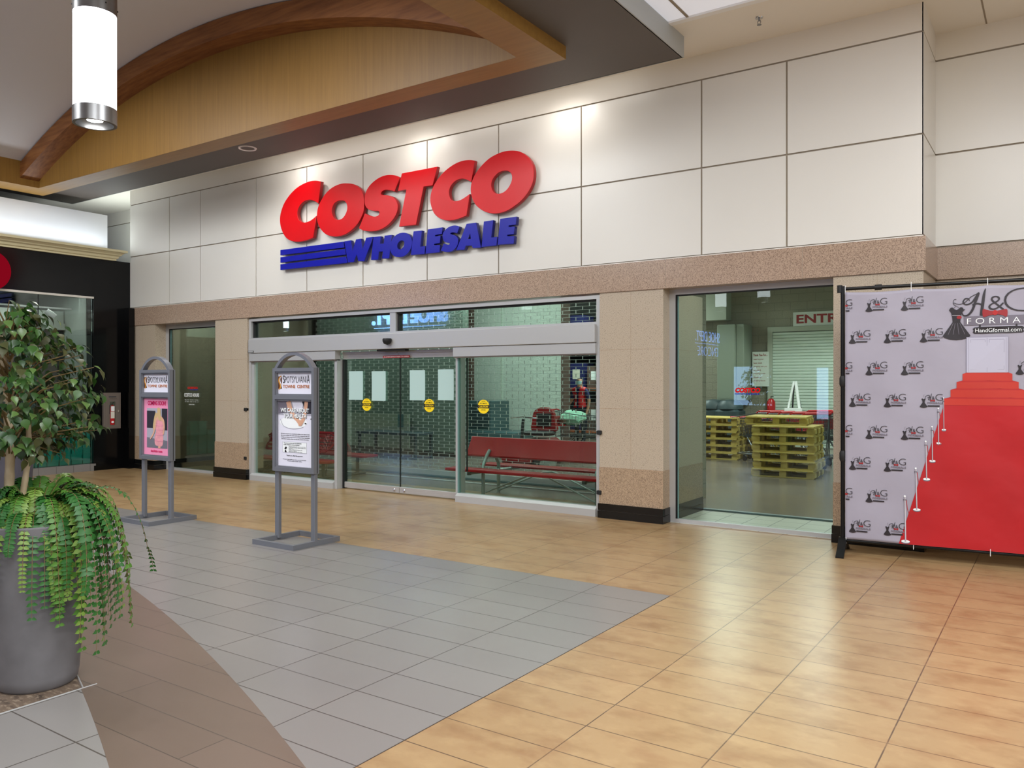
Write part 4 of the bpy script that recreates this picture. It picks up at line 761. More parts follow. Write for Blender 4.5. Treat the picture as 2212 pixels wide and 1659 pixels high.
flat(m, rect(1.118, 1.132, 1.845, 1.851), -.001, 'ink', .0006); flat(m, rect(1.15, 1.162, 1.845, 1.851), -.001, 'ink', .0006); ribbon(m, [(1.1, 1.848), (1.186, 1.848)], .002, -.001, 'banner_grey'); drape(m, 0, .011); m.build('door_print', parent=bc)
# rope posts
m = MB()
ps = [((.501, .568), (.507, .165)), ((.589, .824), (.598, .458)), ((.669, 1.068), (.676, .735)), ((.719, 1.201), (.722, .899)), ((.768, 1.364), (.77, 1.058)), ((.809, 1.457), (.812, 1.179))]
for side in (0, 1):
    fx = (lambda x: x) if not side else (lambda x: 2 * cx - x)
    for i, ((ax_, az_), (bx_, bz_)) in enumerate(ps):
        s_ = (1, .86, .8, .7, .6, .5)[i]
        flat(m, ell(fx(bx_), bz_ - .004, .036 * s_, .016 * s_, 20), -.0005, 'banner_grey', .0008); flat(m, ell(fx(bx_), bz_ + .003, .035 * s_, .013 * s_, 20), -.0015, 'white_ink', .0008)
        ribbon(m, [(fx(bx_), bz_), (fx(ax_), az_)], .012 * s_, -.003, 'silver_print'); ribbon(m, [(fx(bx_) - .004 * s_, bz_), (fx(ax_) - .004 * s_, az_)], .003, -.004, 'banner_grey')
        flat(m, ell(fx(ax_), az_ + .006, .009 * s_, .01 * s_, 12), -.003, 'white_ink', .0008); flat(m, rect(fx(ax_) - .014 * s_, fx(ax_) + .014 * s_, az_ - .03, az_ - .024), -.003, 'banner_black', .0008)
        if i < 5:
            (nx_, nz_), (mx_, mz_) = ps[i + 1]; ribbon(m, [(fx(ax_ + .012), az_ - .03), (fx(ax_ + .025), az_ - .12), (fx(ax_ + .05), az_ - .16), (fx(ax_ + .075), az_ - .12), (fx(nx_), nz_ - .03 - (nz_ - az_) * .4)][:4], .005, -.002, 'step_edge')
drape(m); m.build('rope_post_print', parent=bc)
# small repeated logos
def dress(mb, cx_, cz_, s_, y, mat='banner_black'):
    pts = [(-.062, .19), (-.05, .21), (-.035, .215), (-.02, .2), (0, .188), (.02, .2), (.035, .215), (.05, .21), (.062, .19), (.045, .165), (.035, .12), (.032, .075), (.06, .03), (.115, -.055), (.1, -.072), (.05, -.09), (0, -.095), (-.05, -.09), (-.1, -.072), (-.115, -.055), (-.06, .03), (-.032, .075), (-.035, .12), (-.045, .165)]
    flat(mb, [(cx_ + x * s_, cz_ + z * s_) for x, z in pts], y, mat, .0006)
def logo(mb, x, z):
    "x, z = lower left corner of one small logo, about 0.19 m wide"
    dress(mb, x + .028, z + .026, .27, -.001)
    ribbon(mb, [(x + .03, z + .095), (x + .028, z + .11), (x + .035, z + .118)], .002, -.001, 'banner_grey', n=3)
    ribbon(mb, [(x + .045, z + .085), (x + .042, z + .1), (x + .062, z + .112), (x + .075, z + .105), (x + .066, z + .07)], [.003, .004, .004, .006, .006], -.001, 'banner_black', n=4)
    ribbon(mb, [(x + .092, z + .128), (x + .084, z + .095), (x + .078, z + .068)], [.003, .007, .006], -.001, 'banner_black', n=4); ribbon(mb, [(x + .055, z + .09), (x + .09, z + .098)], .004, -.001, 'banner_black', n=2)
    put_text(mb, '&', x + .094, -.0012, z + .075, .022, .028, 'banner_black'); put_text(mb, 'G', x + .122, -.0012, z + .066, .058, .058, 'banner_black', -.02)
    flat(mb, [(x + .082, z + .056), (x + .1, z + .062), (x + .118, z + .056), (x + .118, z + .076), (x + .1, z + .069), (x + .082, z + .076)], -.002, 'red_label', .0006)
    put_text(mb, 'FORMALS', x + .058, -.0012, z + .036, .124, .017, 'banner_grey', .03); flat(mb, rect(x + .06, x + .155, z + .012, z + .024), -.001, 'banner_black', .0006)
m = MB(); first = True
rows = [2.247, 1.957, 1.665, 1.373, 1.08, .787, .495, .205]
for r_, z in enumerate(rows):
    x = (.177 if r_ % 2 == 0 else .036) - .294
    while x < 2.15:
        inside = cl(z) if z < 1.4 else .81 if z < 1.47 else .9
        big = z > 1.9 and .74 < x + .1 < 1.7; c = x + .19 > inside and x < 2 * cx - inside
        if x > -.02 and x + .19 < 2.29 and not big and not (z < 1.62 and c and x + .13 > inside) and not (1.6 < z < 1.9 and .8 < x + .1 < 1.45): logo(m, x, z)
        elif -.2 < x <= -.02:
            put_text(m, 'G', x + .122, -.0012, z + .066, .058, .058, 'banner_black', -.02); flat(m, [(x + .118, z + .056), (x + .14, z + .06), (x + .14, z + .072), (x + .118, z + .076)], -.002, 'red_label', .0006) if x + .118 > 0 else None
            put_text(m, 'ALS', x + .125, -.0012, z + .036, .057, .017, 'banner_grey', .03); flat(m, rect(max(x + .1, .004), x + .155, z + .012, z + .024), -.001, 'banner_black', .0006)
        x += .294
drape(m); m.build('logo_print', parent=bc)
# large logo
m = MB()
dress(m, .909, 2.06, .93, -.001)
for dx in (-.05, -.02, .015, .05): ribbon(m, [(.909 + dx * .5, 2.12), (.909 + dx * 1.3, 2.02)], .003, -.002, 'banner_grey', n=2)
ribbon(m, [(.876, 2.188), (.94, 2.186)], .004, -.002, 'silver_print', n=2); flat(m, ell(.93, 2.17, .02, .014, 12), -.0025, 'red_label', .001)
ribbon(m, [(.885, 2.25), (.909, 2.27), (.935, 2.25)], .004, -.001, 'banner_grey', n=3); ribbon(m, [(.909, 2.27), (.885, 2.29), (.89, 2.325), (.908, 2.33)], .004, -.001, 'banner_black', n=4)
ribbon(m, [(.885, 2.3), (.93, 2.285), (.975, 2.3), (1.02, 2.345), (1.078, 2.377)], [.004, .005, .006, .006, .004], -.001, 'banner_black')
ribbon(m, [(1.01, 2.31), (1.0, 2.33), (.975, 2.33), (.96, 2.3), (.985, 2.28), (1.03, 2.3), (1.078, 2.377), (1.05, 2.29), (1.03, 2.23), (1.0, 2.19), (.965, 2.185), (.952, 2.215), (.975, 2.24)], [.004, .008, .01, .01, .01, .012, .016, .02, .018, .014, .01, .008, .004], -.0015, 'banner_black')
ribbon(m, [(1.13, 2.412), (1.118, 2.36), (1.107, 2.27), (1.095, 2.18)], [.006, .02, .024, .02], -.001, 'banner_black'); ribbon(m, [(1.03, 2.275), (1.07, 2.285), (1.11, 2.27)], .012, -.001, 'banner_black')
put_text(m, '&', 1.15, -.001, 2.225, .12, .12, 'banner_black', -.015); put_text(m, 'G', 1.265, -.0012, 2.205, .235, .2, 'banner_black', -.03)
grid_poly(m, 2.096, 2.176, lambda z: .965, lambda z: 1.56, 'banner_grey', 3, 24); put_text(m, 'F O R M A L S', .99, -.0012, 2.108, .53, .05, 'white_ink', -.01)
flat(m, cat_rom([(1.112, 2.235), (1.15, 2.222), (1.2, 2.215), (1.25, 2.222), (1.286, 2.228), (1.292, 2.195), (1.284, 2.162), (1.25, 2.178), (1.2, 2.185), (1.15, 2.175), (1.114, 2.165), (1.106, 2.2)], 3), -.003, 'red_label', .0012); flat(m, ell(1.2, 2.2, .02, .022, 14), -.0045, 'step_edge', .001)
flat(m, cat_rom([(1.045, 2.077), (1.2, 2.08), (1.398, 2.08), (1.403, 2.05), (1.398, 2.024), (1.2, 2.024), (1.045, 2.024), (1.04, 2.05)], 2), 0, 'banner_black', .0008); put_text(m, 'HandGformal.com', 1.052, -.002, 2.034, .34, .034, 'white_ink')
for x in (1.08, 1.35): flat(m, rect(x, x + .014, 2.075, 2.1), 0, 'banner_black', .0008)
drape(m); m.build('large_logo_print', parent=bc)
m = MB()
for x in (.0, .552, 1.145, 1.72, 2.28): m.tube([(x, -.03, BZ1 - .02), (x, -.03, 2.5), (x, .0, 2.505), (x, .02, 2.47), (x, -.0, BZ1 - .015)], .003, 6, 'white_trim')
for x in (.008, .571, 1.166, 1.74, 2.28): m.tube([(x, -.04, BZ0 + .02), (x, -.03, .1), (x, .02, .115), (x, .0, BZ0 + .02)], .003, 6, 'white_trim')
m.build('cable_ties', parent=bc)
# ================================================================== PLANTERS, TREE, FERN
PCX, PCY = -4.52, -6.37
RV = Vector((.826, .5635, 0)); FV = Vector((-.5635, .826, 0))
def planter(loc, lab, mat):
    t = thing('planter', lab, 'planter', loc, 0, 'tall tapered planters')
    m = MB(); m.lathe(0, 0, [(.176, 0), (.192, .015), (.2, .06), (.252, .80), (.256, .855), (.25, .862), (.236, .86), (.232, .80)], 48, mat, cap=False); m.add([(.176 * math.cos(a * PI / 16), .176 * math.sin(a * PI / 16), .0) for a in range(32)], [tuple(range(32))], mat); m.build('pot', parent=t)
    m = MB(); m.lathe(0, 0, [(.235, .79), (.2, .815), (.1, .83)], 32, 'soil'); m.build('soil', parent=t); return t
planter((PCX, PCY, .002), 'large grey stone-look planter in the left foreground with fern spilling over', 'pot_grey')
planter((-9.06, -4.54, .002), 'dark slate planter standing far behind the fern at the left edge', 'pot_dark')
rnd = random.Random(11)
def leaf(mb, p, d, n, l, w_, mat, fold=.25):
    "pointed leaf with a shallow fold; d = direction of the tip, n = upward normal"
    d = d.normalized(); s = d.cross(n).normalized(); n = s.cross(d).normalized()
    P = lambda a, b, c: p + d * (a * l) + s * (b * w_) + n * (c * w_)
    if l < .04:
        vs = [P(0, 0, 0), P(.28, .5, fold), P(.62, .34, fold * .8), P(1, 0, -.1), P(.62, -.34, fold * .8), P(.28, -.5, fold), P(.3, 0, 0), P(.65, 0, 0)]
        mb.add(vs, [(0, 1, 6), (1, 2, 7, 6), (2, 3, 7), (0, 6, 5), (6, 7, 4, 5), (7, 3, 4)], mat, True); return
    o_ = [(.1, .3), (.26, .47), (.42, .46), (.58, .33), (.76, .15)]; c_ = fold * .5
    vs = [P(0, 0, 0)] + [P(a, b, c_ * b * 2 - .25 * a * a) for a, b in o_] + [P(1, 0, -.3)] + [P(a, -b, c_ * b * 2 - .25 * a * a) for a, b in o_[::-1]] + [P(a, 0, -.25 * a * a) for a, b in o_]
    fs = [(0, 1, 12), (0, 12, 11), (5, 6, 16), (16, 6, 7)]
    for i in range(4): fs += [(1 + i, 2 + i, 13 + i, 12 + i), (12 + i, 13 + i, 10 - i, 11 - i)]
    mb.add(vs, fs, mat, True)
tc_ = Vector((PCX, PCY, 0)) - RV * .178
tr = thing('potted_tree', 'small leafy tree with pale birch-like trunks growing out of the front planter', 'tree', (tc_.x, tc_.y, .82))
def trunk(b0, pts, r):
    m = MB(); P = [Vector(b0) + Vector(p) for p in pts]; P = [Vector(q) for q in cat_rom([tuple(p) for p in P], 5, False)]; N = len(P)
    m.tube(P, [r * (1 - .35 * i / N) * (1 + .06 * math.sin(i * 2.1)) for i in range(N)], 14, 'birch'); o = m.build('trunk', parent=tr)
    q = MB()
    for k in range(9):
        i = rnd.randrange(2, N - 2); a = rnd.uniform(0, 2 * PI); c = P[i]; rr = r * (1 - .35 * i / N) * 1.02
        ww = rnd.uniform(.2, .5)
        q.tube([c + Vector((rr * math.cos(a + ww * u_), rr * math.sin(a + ww * u_), 0)) for u_ in (-1, -.5, 0, .5, 1)], [.0015, .004, .0055, .004, .0015], 6, 'bark_spot')
    q.build('bark_knots', parent=o)
trunk((0, 0, -.02), [(.012, .0, 0), (.02, .01, .15), (.03, .015, .3), (.02, .02, .5), (-.01, .01, .75), (-.02, 0, 1.05)], .028)
trunk((0, 0, -.02), [(.06, .035, 0), (.075, .05, .14), (.092, .065, .28), (.1, .08, .45), (.09, .08, .62)], .019)
br = MB(); lf = MB(); cen = Vector((0, 0, .80))
mats = ['leaf_a', 'leaf_a', 'leaf_b', 'leaf_c', 'leaf_d', 'leaf_b']
for k in range(330):
    v = rnd.random(); z = .42 + .78 * v ** 1.15; env = .50 * math.sqrt(max(0, 1 - ((z - .58) / .64) ** 2)) if z > .58 else .50 * (.55 + .45 * (z - .42) / .16)
    a = rnd.uniform(0, 2 * PI); r = env * math.sqrt(rnd.uniform(.18, 1.0))
    tip = Vector((r * math.cos(a), r * math.sin(a), z - .05 * r / .5)); root = Vector((.02, .02, max(.38, z - .1 - r * .35)))
    mid = (tip + root) / 2 + Vector((0, 0, .05))
    if k % 3 == 0: br.tube([root, mid, tip], [.006, .004, .002], 5, 'stem_brown')
    for j in range(6):
        p = root.lerp(tip, 1) if j < 2 else mid.lerp(tip, rnd.uniform(.4, 1.05)); p = p + Vector((rnd.uniform(-.04, .04), rnd.uniform(-.04, .04), rnd.uniform(-.03, .03)))
        out = Vector((math.cos(a), math.sin(a), 0)); d = out * rnd.uniform(.1, .9) + Vector((rnd.uniform(-.6, .6), rnd.uniform(-.6, .6), -rnd.uniform(.25, 1.1)))
        n = out * .7 + Vector((rnd.uniform(-.4, .4), rnd.uniform(-.4, .4), 1)); l = rnd.uniform(.042, .064)
        mt = rnd.choice(mats); mt = 'leaf_d' if z < .5 and rnd.random() < .5 else mt
        leaf(lf, p, d, n, l, l * .78, mt)
for (u_, z) in ((.03, 1.22), (-.06, 1.24), (.05, 1.17)):
    p = RV * u_ + Vector((0, 0, z)); leaf(lf, p, RV * (u_ * 8) + Vector((0, 0, -.2)), Vector((0, 0, 1)), .06, .04, 'leaf_b'); br.tube([Vector((0, 0, 1.05)), p], [.003, .002], 5, 'stem_brown')
o = lf.build('foliage', parent=tr); o = br.build('branches', parent=tr)
fn = thing('trailing_fern', 'bushy green fern with long fronds cascading over the front planter rim', 'fern', (PCX, PCY, .84))
fr = MB(); st = MB()
def frond(phi, D, rise, drop, w_, mat, s0=.0, n=30, twist=0.):
    dirv = RV * math.cos(phi) - FV * math.sin(phi); side0 = Vector((0, 0, 1)).cross(dirv)
    pts = []
    for i in range(n + 1):
        s = i / n; h = D * (1 - (1 - s) ** 2.1); z = rise * math.sin(PI * min(s * 1.25, 1)) - drop * s ** 2.6
        pts.append(dirv * (h + s0) + side0 * (twist * s * s) + Vector((0, 0, z + .02)))
    st.tube(pts, [.0028 - .0018 * i / n for i in range(n + 1)], 5, 'stem_brown')
    for i in range(2, n + 1):
        t = (pts[i] - pts[i - 1]).normalized(); up = Vector((0, 0, 1)) - t * t.z; up = up.normalized() if up.length > .2 else dirv
        sd = t.cross(up).normalized(); ww = 1.35 * w_ * (.45 + .55 * math.sin(PI * min(1, (i / n) * .75 + .15))) * rnd.uniform(.85, 1.1)
        for q in (-1, 1):
            leaf(fr, pts[i] + Vector((0, 0, 0)), sd * q + t * .35 + Vector((rnd.uniform(-.15, .15), rnd.uniform(-.15, .15), rnd.uniform(-.25, .05))), up + sd * q * .2, ww, ww * .7, mat, .12)
F = ['fern_a', 'fern_b', 'fern_a', 'fern_c']
for k in range(26): frond(math.radians(rnd.uniform(-38, 30)), rnd.uniform(.30, .47), rnd.uniform(.14, .23), rnd.uniform(.30, .66), rnd.uniform(.028, .04), rnd.choice(F), twist=rnd.uniform(-.08, .08))
for k in range(11): frond(math.radians(rnd.uniform(30, 55)), rnd.uniform(.27, .34), rnd.uniform(.1, .18), rnd.uniform(.22, .5), rnd.uniform(.026, .036), rnd.choice(F), twist=rnd.uniform(-.05, .05))
for ph, dr in ((100, .40), (72, .30), (128, .18), (145, .30), (160, .42), (84, .12), (112, .1), (64, .44)): frond(math.radians(ph), .30, .09, dr, rnd.uniform(.024, .032), rnd.choice(F))
for k in range(20): frond(math.radians(rnd.uniform(60, 210)), rnd.uniform(.16, .26), rnd.uniform(.1, .2), rnd.uniform(.02, .12), rnd.uniform(.03, .042), rnd.choice(F))
for k in range(18): frond(math.radians(rnd.uniform(150, 215)), rnd.uniform(.27, .42), rnd.uniform(.12, .2), rnd.uniform(.25, .5), rnd.uniform(.03, .04), rnd.choice(F))
for k in range(22): frond(math.radians(rnd.uniform(215, 330)), rnd.uniform(.2, .38), rnd.uniform(.12, .24), rnd.uniform(.05, .3), rnd.uniform(.03, .042), rnd.choice(F))
frond(math.radians(-8), .56, .2, .30, .028, 'fern_a', twist=.1)
fr.build('fronds', parent=fn); st.build('stems', parent=fn)
# ================================================================== INSIDE THE STORE
m = MB(); m.box(-17, -10.47, 5.0, 5.2, 0, 4.4, 'block_dark'); m.box(-17, -10.46, 4.99, 5.0, 0, .1, 'black_rubber'); struct(m.build('wall_store_left'))
m = MB(); m.box(-11.96, -11.62, 6.8, 7.05, 0, 4.4, 'column_brown'); struct(m.build('wall_store_column'))
m = MB(); m.box(-11.62, -9.24, 7.0, 7.2, 0, 4.4, 'block_white'); m.box(-11.62, -10.85, 6.93, 7.0, 0, 4.4, 'block_white'); m.box(-9.24, -9.16, 6.98, 7.25, 0, 4.4, 'column_brown'); struct(m.build('wall_store_block'))
m = MB(); m.box(-8.6, -2.4, 12, 12.2, 0, 4.4, 'block_tan'); struct(m.build('wall_store_back')); m = MB(); m.box(-8.6, -7.1, 11.6, 12.0, 3.2, 4.4, 'duct'); struct(m.build('ceiling_duct'))
m = MB(); m.box(-17, 3, 23, 23.2, 0, 4.4, 'interior_dark'); m.box(-1.15, -1.0, 1.0, 23, 0, 4.4, 'block_white'); m.box(-2.4, -1.0, 12, 12.2, 0, 4.4, 'block_tan'); m.box(-17.2, -17, 5, 23, 0, 4.4, 'interior_dark'); struct(m.build('wall_store_far'))
m = MB(); m.box(-17, 3, 2.2, 23, 4.4, 4.5, 'interior_white'); struct(m.build('ceiling'))
m = MB(); m.box(-17, 3, 3.2, 3.5, 3.75, 4.4, 'interior_white'); m.box(-17, 3, 9.6, 9.9, 3.7, 4.4, 'duct'); struct(m.build('ceiling_beam'))
# rolling grille
t = thing('security_grille', 'closed rolling metal security grille with brick-pattern links behind the glass doors', 'security grille', (-8, 2.1, 0))
m = MB(); dz = .0533; dx = .232; nr = 56; gx0, gx1 = -3.78, 3.72
for k in range(nr):
    z = .13 + k * dz; m.box(gx0, gx1, -.0035, .0035, z - .0022, z + .0022, 'grille_metal')
    if k < nr - 1:
        n_ = int((gx1 - gx0) / dx)
        for j in range(n_ + 1):
            x = gx0 + .03 + j * dx + (dx / 2 if k % 2 else 0)
            if x < gx1: m.box(x - .0042, x + .0042, -.006, .006, z - .002, z + dz + .002, 'grille_metal')
o = m.build('curtain', parent=t); o['kind'] = 'stuff'; del o['kind']
m = MB(); m.box(gx0, gx1, -.02, .02, .03, .11, 'alu'); m.build('bottom_bar', parent=t)
for x in (gx0 - .14, gx1 + .0):
    m = MB(); m.box(x, x + .14, -.05, .05, 0, 3.1, 'alu'); m.box(x + (.1 if x < 0 else 0), x + (.14 if x < 0 else .04), -.052, .052, 0, 3.1, 'black_rubber'); m.build('guide_rail', parent=t)
m = MB(); m.bbox(gx0 - .1, gx1 + .1, .06, .36, 2.98, 3.26, .03, 'alu'); m.build('hood', parent=t)
m = MB(); m.box(-12, -4.2, 1.7, 1.76, 0, .012, 'alu'); m.box(-12, -4.2, 2.02, 2.2, 0, .02, 'machine_teal'); struct(m.build('trim_9'))
# red bench at the right, a tilted back slab between two seats
t = thing('bench', 'red slab-backed bench on tubular steel legs behind the right glass pane', 'bench', (-5.9, 1.0, 0), 0)
def plank(x0, x1, yc, zc, w_, th, tilt, mat):
    mb = MB(); c, s_ = math.cos(tilt), math.sin(tilt); P = []
    for a, b in ((-w_ / 2, -th / 2), (w_ / 2 - .01, -th / 2), (w_ / 2, -th / 2 + .01), (w_ / 2, th / 2 - .005), (w_ / 2 - .01, th / 2), (-w_ / 2 + .01, th / 2), (-w_ / 2, th / 2 - .01)): P.append((yc + a * c - b * s_, zc + a * s_ + b * c))
    mb.prism_x(P, x0, x1, mat); return mb
plank(-1.33, 1.33, .0, .66, .30, .05, math.radians(62), 'bench_red').build('backrest', parent=t)
plank(-1.36, 1.33, -.42, .37, .26, .035, 0, 'bench_red').build('seat', parent=t)
plank(-1.5, 1.3, .62, .34, .26, .035, 0, 'bench_red').build('seat', parent=t)
for x in (-.93, .9):
    m = MB(); m.tube([(x, -.22, 0), (x, -.22, .42), (x, -.12, .56), (x, -.06, .62)], .026, 12, 'bench_leg'); m.build('leg', parent=t)
    m = MB(); m.tube([(x, .16, 0), (x, .16, .42), (x, .06, .56), (x, -.0, .62)], .026, 12, 'bench_leg'); m.build('leg', parent=t)
    m = MB(); m.tube([(x, -.55, .335), (x, .74, .31)], .024, 12, 'bench_leg'); m.lathe(x, -.55, [(.03, .31), (.03, .35)], 12, 'dark_leg'); m.build('seat_bearer', parent=t)
m = MB()
for y in (-.2, .14): m.tube([(-.9, y, .03), (-.15, y, .33), (.0, y, .35), (.1, y, .33), (.88, y, .03)], .012, 10, 'bench_leg')
m.build('cross_brace', parent=t)
# perforated bench at the left
t = thing('bench', 'red perforated double-sided bench with curved back behind the left glass pane', 'bench', (-10.8, 1.08, 0))
def shell_back(y, sgn, x0, x1):
    mb = MB(); n = 24; vs = []; fs = []
    for i in range(n + 1):
        u = -1 + 2 * i / n; x = (x0 + x1) / 2 + (x1 - x0) / 2 * u; wrap = max(0, abs(u) - .82) / .18
        yy = y - sgn * (.14 * wrap ** 2)
        for j in range(7):
            v = j / 6; rz = .09 * (1 - math.sqrt(max(0, 1 - max(0, (abs(u) - .88) / .12) ** 2)))
            z = .42 + rz + (.32 - 2 * rz) * v; vs.append((x, yy + sgn * .09 * (1 - v) - sgn * .05 * v, z))
    for i in range(n):
        for j in range(6): a = i * 7 + j; fs.append((a, a + 7, a + 8, a + 1))
    mb.add(vs, fs, 'bench_mesh', True); o = mb.build('backrest', parent=t); so = o.modifiers.new('s', 'SOLIDIFY'); so.thickness = .004
    q = MB(); loop = [vs[i * 7] for i in range(n + 1)] + [vs[n * 7 + j] for j in range(1, 7)] + [vs[i * 7 + 6] for i in range(n - 1, -1, -1)] + [vs[j] for j in range(5, -1, -1)]
    q.tube(loop, .014, 8, 'bench_red'); q.build('back_rim', parent=o)
shell_back(-.1, -1, -1.02, .62); shell_back(.14, 1, -1.0, .9)
for yc, x0, x1, z in ((-.36, -1.15, 1.02, .315), (.42, -1.2, 1.13, .36)):
    m = MB(); P = [(x0 + .09 * (1 - math.cos(a)), yc + .2 * math.sin(a)) for a in [PI / 2 + PI * k / 10 for k in range(11)]]; P = [(x0 + .12 - .12 * math.cos(a), yc + .19 * math.sin(a)) for a in [-PI / 2 + PI * k / 10 for k in range(11)]][::-1] 
    L_ = [(x0 + .12 - .12 * math.cos(PI * k / 10 - PI / 2), yc - .19 * math.sin(PI * k / 10 - PI / 2)) for k in range(11)]; R_ = [(x1 - .12 + .12 * math.cos(PI * k / 10 - PI / 2), yc + .19 * math.sin(PI * k / 10 - PI / 2)) for k in range(11)]
    m.prism_z(R_ + L_, z - .03, z, 'bench_red'); m.build('seat', parent=t)
for x in (-.9, .75):
    for y, z in ((-.36, .285), (.42, .33)):
        m = MB(); m.tube([(x, y, .02), (x, y, z)], .03, 12, 'dark_leg'); m.box(x - .16, x + .16, y - .05, y + .05, z - .025, z, 'dark_leg'); m.build('leg', parent=t)
    m = MB(); m.tube([(x, -.5, .03), (x, .6, .03)], .028, 10, 'dark_leg'); m.tube([(x, -.3, .06), (x + (.3 if x < 0 else -.3), .0, .28)], .012, 8, 'dark_leg'); m.tube([(x, .02, .3), (x, .02, .5)], .02, 8, 'dark_leg'); m.build('base_rail', parent=t)
# machine with stepped body beside the white block wall
t = thing('vending_cabinet', 'teal-grey stepped machine cabinet in front of the white block wall', 'cabinet', (-10.75, 6.2, 0)); m = MB(); m.bbox(-.25, .37, -.3, .4, .5, 1.19, .01, 'machine_teal'); m.build('upper_body', parent=t); m = MB(); m.bbox(-.9, 1.0, -.35, .45, 0, .52, .02, 'machine_teal'); m.build('lower_body', parent=t); m = MB(); m.box(-.2, .32, -.31, -.3, .6, 1.1, 'bin_dark'); m.build('front_panel', parent=t)
t = thing('work_table', 'dark low table against the green-grey wall left of the machine', 'table', (-11.9, 4.4, 0)); m = MB(); m.box(-.8, .9, -.3, .3, .5, .54, 'bin_dark'); m.build('table_top', parent=t)
for x in (-.75, .85):
    for y in (-.25, .25): m = MB(); m.box(x - .025, x + .025, y - .025, y + .025, 0, .5, 'bin_dark'); m.build('leg', parent=t)
t = thing('wall_poster_board', 'pale low board leaning along the green-grey wall behind the grille', 'board', (-12.9, 4.93, .15)); m = MB(); m.box(-1.4, 1.2, -.03, .03, 0, .9, 'column_brown'); del m; m = MB(); m.box(-1.4, 1.0, -.02, .02, 0, .75, 'box_sage'); m.build('panel', parent=t)
# mobility scooter
t = thing('mobility_scooter', 'dark red mobility cart with rounded seat back behind the right bench', 'mobility scooter', (-8.55, 5.0, 0), math.radians(8))
m = MB(); P = cat_rom([(-.24, .62), (-.26, .8), (-.22, 1.0), (-.1, 1.09), (.08, 1.09), (.2, 1.0), (.24, .8), (.24, .62)], 4); m.prism_y(P, .2, .3, 'scooter_red'); m.build('seat_back', parent=t)
m = MB(); m.bbox(-.16, .17, .18, .205, .72, .98, .01, 'seat_black'); m.build('back_cushion', parent=t); m = MB(); m.bbox(-.25, .25, -.25, .28, .55, .64, .03, 'seat_black'); m.build('seat', parent=t)
m = MB(); m.bbox(-.3, .3, -.5, .5, .12, .5, .08, 'scooter_red'); m.bbox(-.3, .3, -1.1, -.4, .1, .2, .03, 'scooter_red'); m.build('body', parent=t)
m = MB(); m.tube([(0, -.9, .15), (0, -.75, .9)], .03, 10, 'seat_black'); m.tube([(-.28, -.72, .92), (0, -.78, .95), (.28, -.72, .92)], .014, 8, 'chrome'); m.build('handlebar', parent=t)
for x in (-.3, .3):
    for y in (-.85, .3):
        m = MB(); m.lathe(0, 0, [(.06, -.04), (.13, -.035), (.14, 0), (.13, .035), (.06, .04)], 20, 'black_rubber'); o = m.build('wheel', parent=t); o.location = (x, y, .14); o.rotation_euler = (0, PI / 2, 0)
def wires(mb, p0, p1, p2, p3, nu, nv, r=.003, mat='cart_grey'):
    "wire panel spanning four corners p0 p1 p2 p3"
    a, b, c, d = map(Vector, (p0, p1, p2, p3))
    for i in range(nu + 1): s = i / nu; mb.tube([a.lerp(b, s), d.lerp(c, s)], r, 4, mat)
    for j in range(nv + 1): s = j / nv; mb.tube([a.lerp(d, s), b.lerp(c, s)], r, 4, mat)
def cart(loc, rz, lab, group):
    t = thing('shopping_cart', lab, 'shopping cart', loc, rz, group)
    m = MB(); A = [(-.42, -.2, .52), (.48, -.28, .48), (.48, .28, .48), (-.42, .2, .52)]; B = [(-.5, -.24, .86), (.5, -.31, 1.0), (.5, .31, 1.0), (-.5, .24, .86)]
    wires(m, A[0], A[1], A[2], A[3], 10, 6); wires(m, A[0], A[1], B[1], B[0], 16, 7); wires(m, A[3], A[2], B[2], B[3], 16, 7); wires(m, A[0], A[3], B[3], B[0], 7, 6); wires(m, A[1], A[2], B[2], B[1], 8, 7)
    m.tube([B[0], B[1], B[2], B[3], B[0]], .009, 6, 'cart_grey'); m.build('basket', parent=t)
    m = MB()
    for s_ in (-1, 1): m.tube([(-.45, s_ * .2, .14), (.45, s_ * .26, .16), (.5, s_ * .29, .98)], .012, 8, 'cart_grey'); m.tube([(.45, s_ * .26, .16), (.1, s_ * .24, .5)], .01, 8, 'cart_grey')
    m.tube([(-.45, -.2, .14), (-.45, .2, .14)], .012, 8, 'cart_grey'); m.build('frame', parent=t)
    m = MB(); m.tube([(.56, -.28, 1.03), (.56, .28, 1.03)], .02, 10, 'cart_red'); m.tube([(.5, -.3, 1.0), (.56, -.29, 1.03)], .014, 8, 'cart_red'); m.tube([(.5, .3, 1.0), (.56, .29, 1.03)], .014, 8, 'cart_red'); m.tube([(-.5, -.24, .88), (-.5, .24, .88)], .016, 8, 'cart_red'); m.build('handle', parent=t)
    m = MB(); m.box(.3, .47, -.2, .2, .7, .72, 'cart_red'); m.box(.46, .475, -.2, .2, .7, .9, 'cart_red'); m.build('child_seat', parent=t)
    for x, y in ((-.42, -.18), (-.42, .18), (.43, -.24), (.43, .24)):
        m = MB(); m.lathe(0, 0, [(.02, -.015), (.062, -.014), (.062, .014), (.02, .015)], 16, 'black_rubber'); o = m.build('wheel', parent=t); o.location = (x, y, .064); o.rotation_euler = (PI / 2, 0, 0)
    return t
c0 = cart((-4.1, 7.0, 0), math.radians(-38), 'x', 'nested carts behind the pallets')
ord_ = ['nearest cart of the nested row at the right edge of the shop window', 'second cart of the nested row counting from the right edge', 'third cart of the nested row counting from the right edge', 'fourth cart of the nested row counting from the right edge', 'farthest cart at the left end of the nested row behind the pallets', 'sixth cart of the nested row counting from the right edge', 'seventh cart of the nested row counting from the right edge', 'eighth cart of the nested row counting from the right edge', 'x']
c0['label'] = ord_[0]
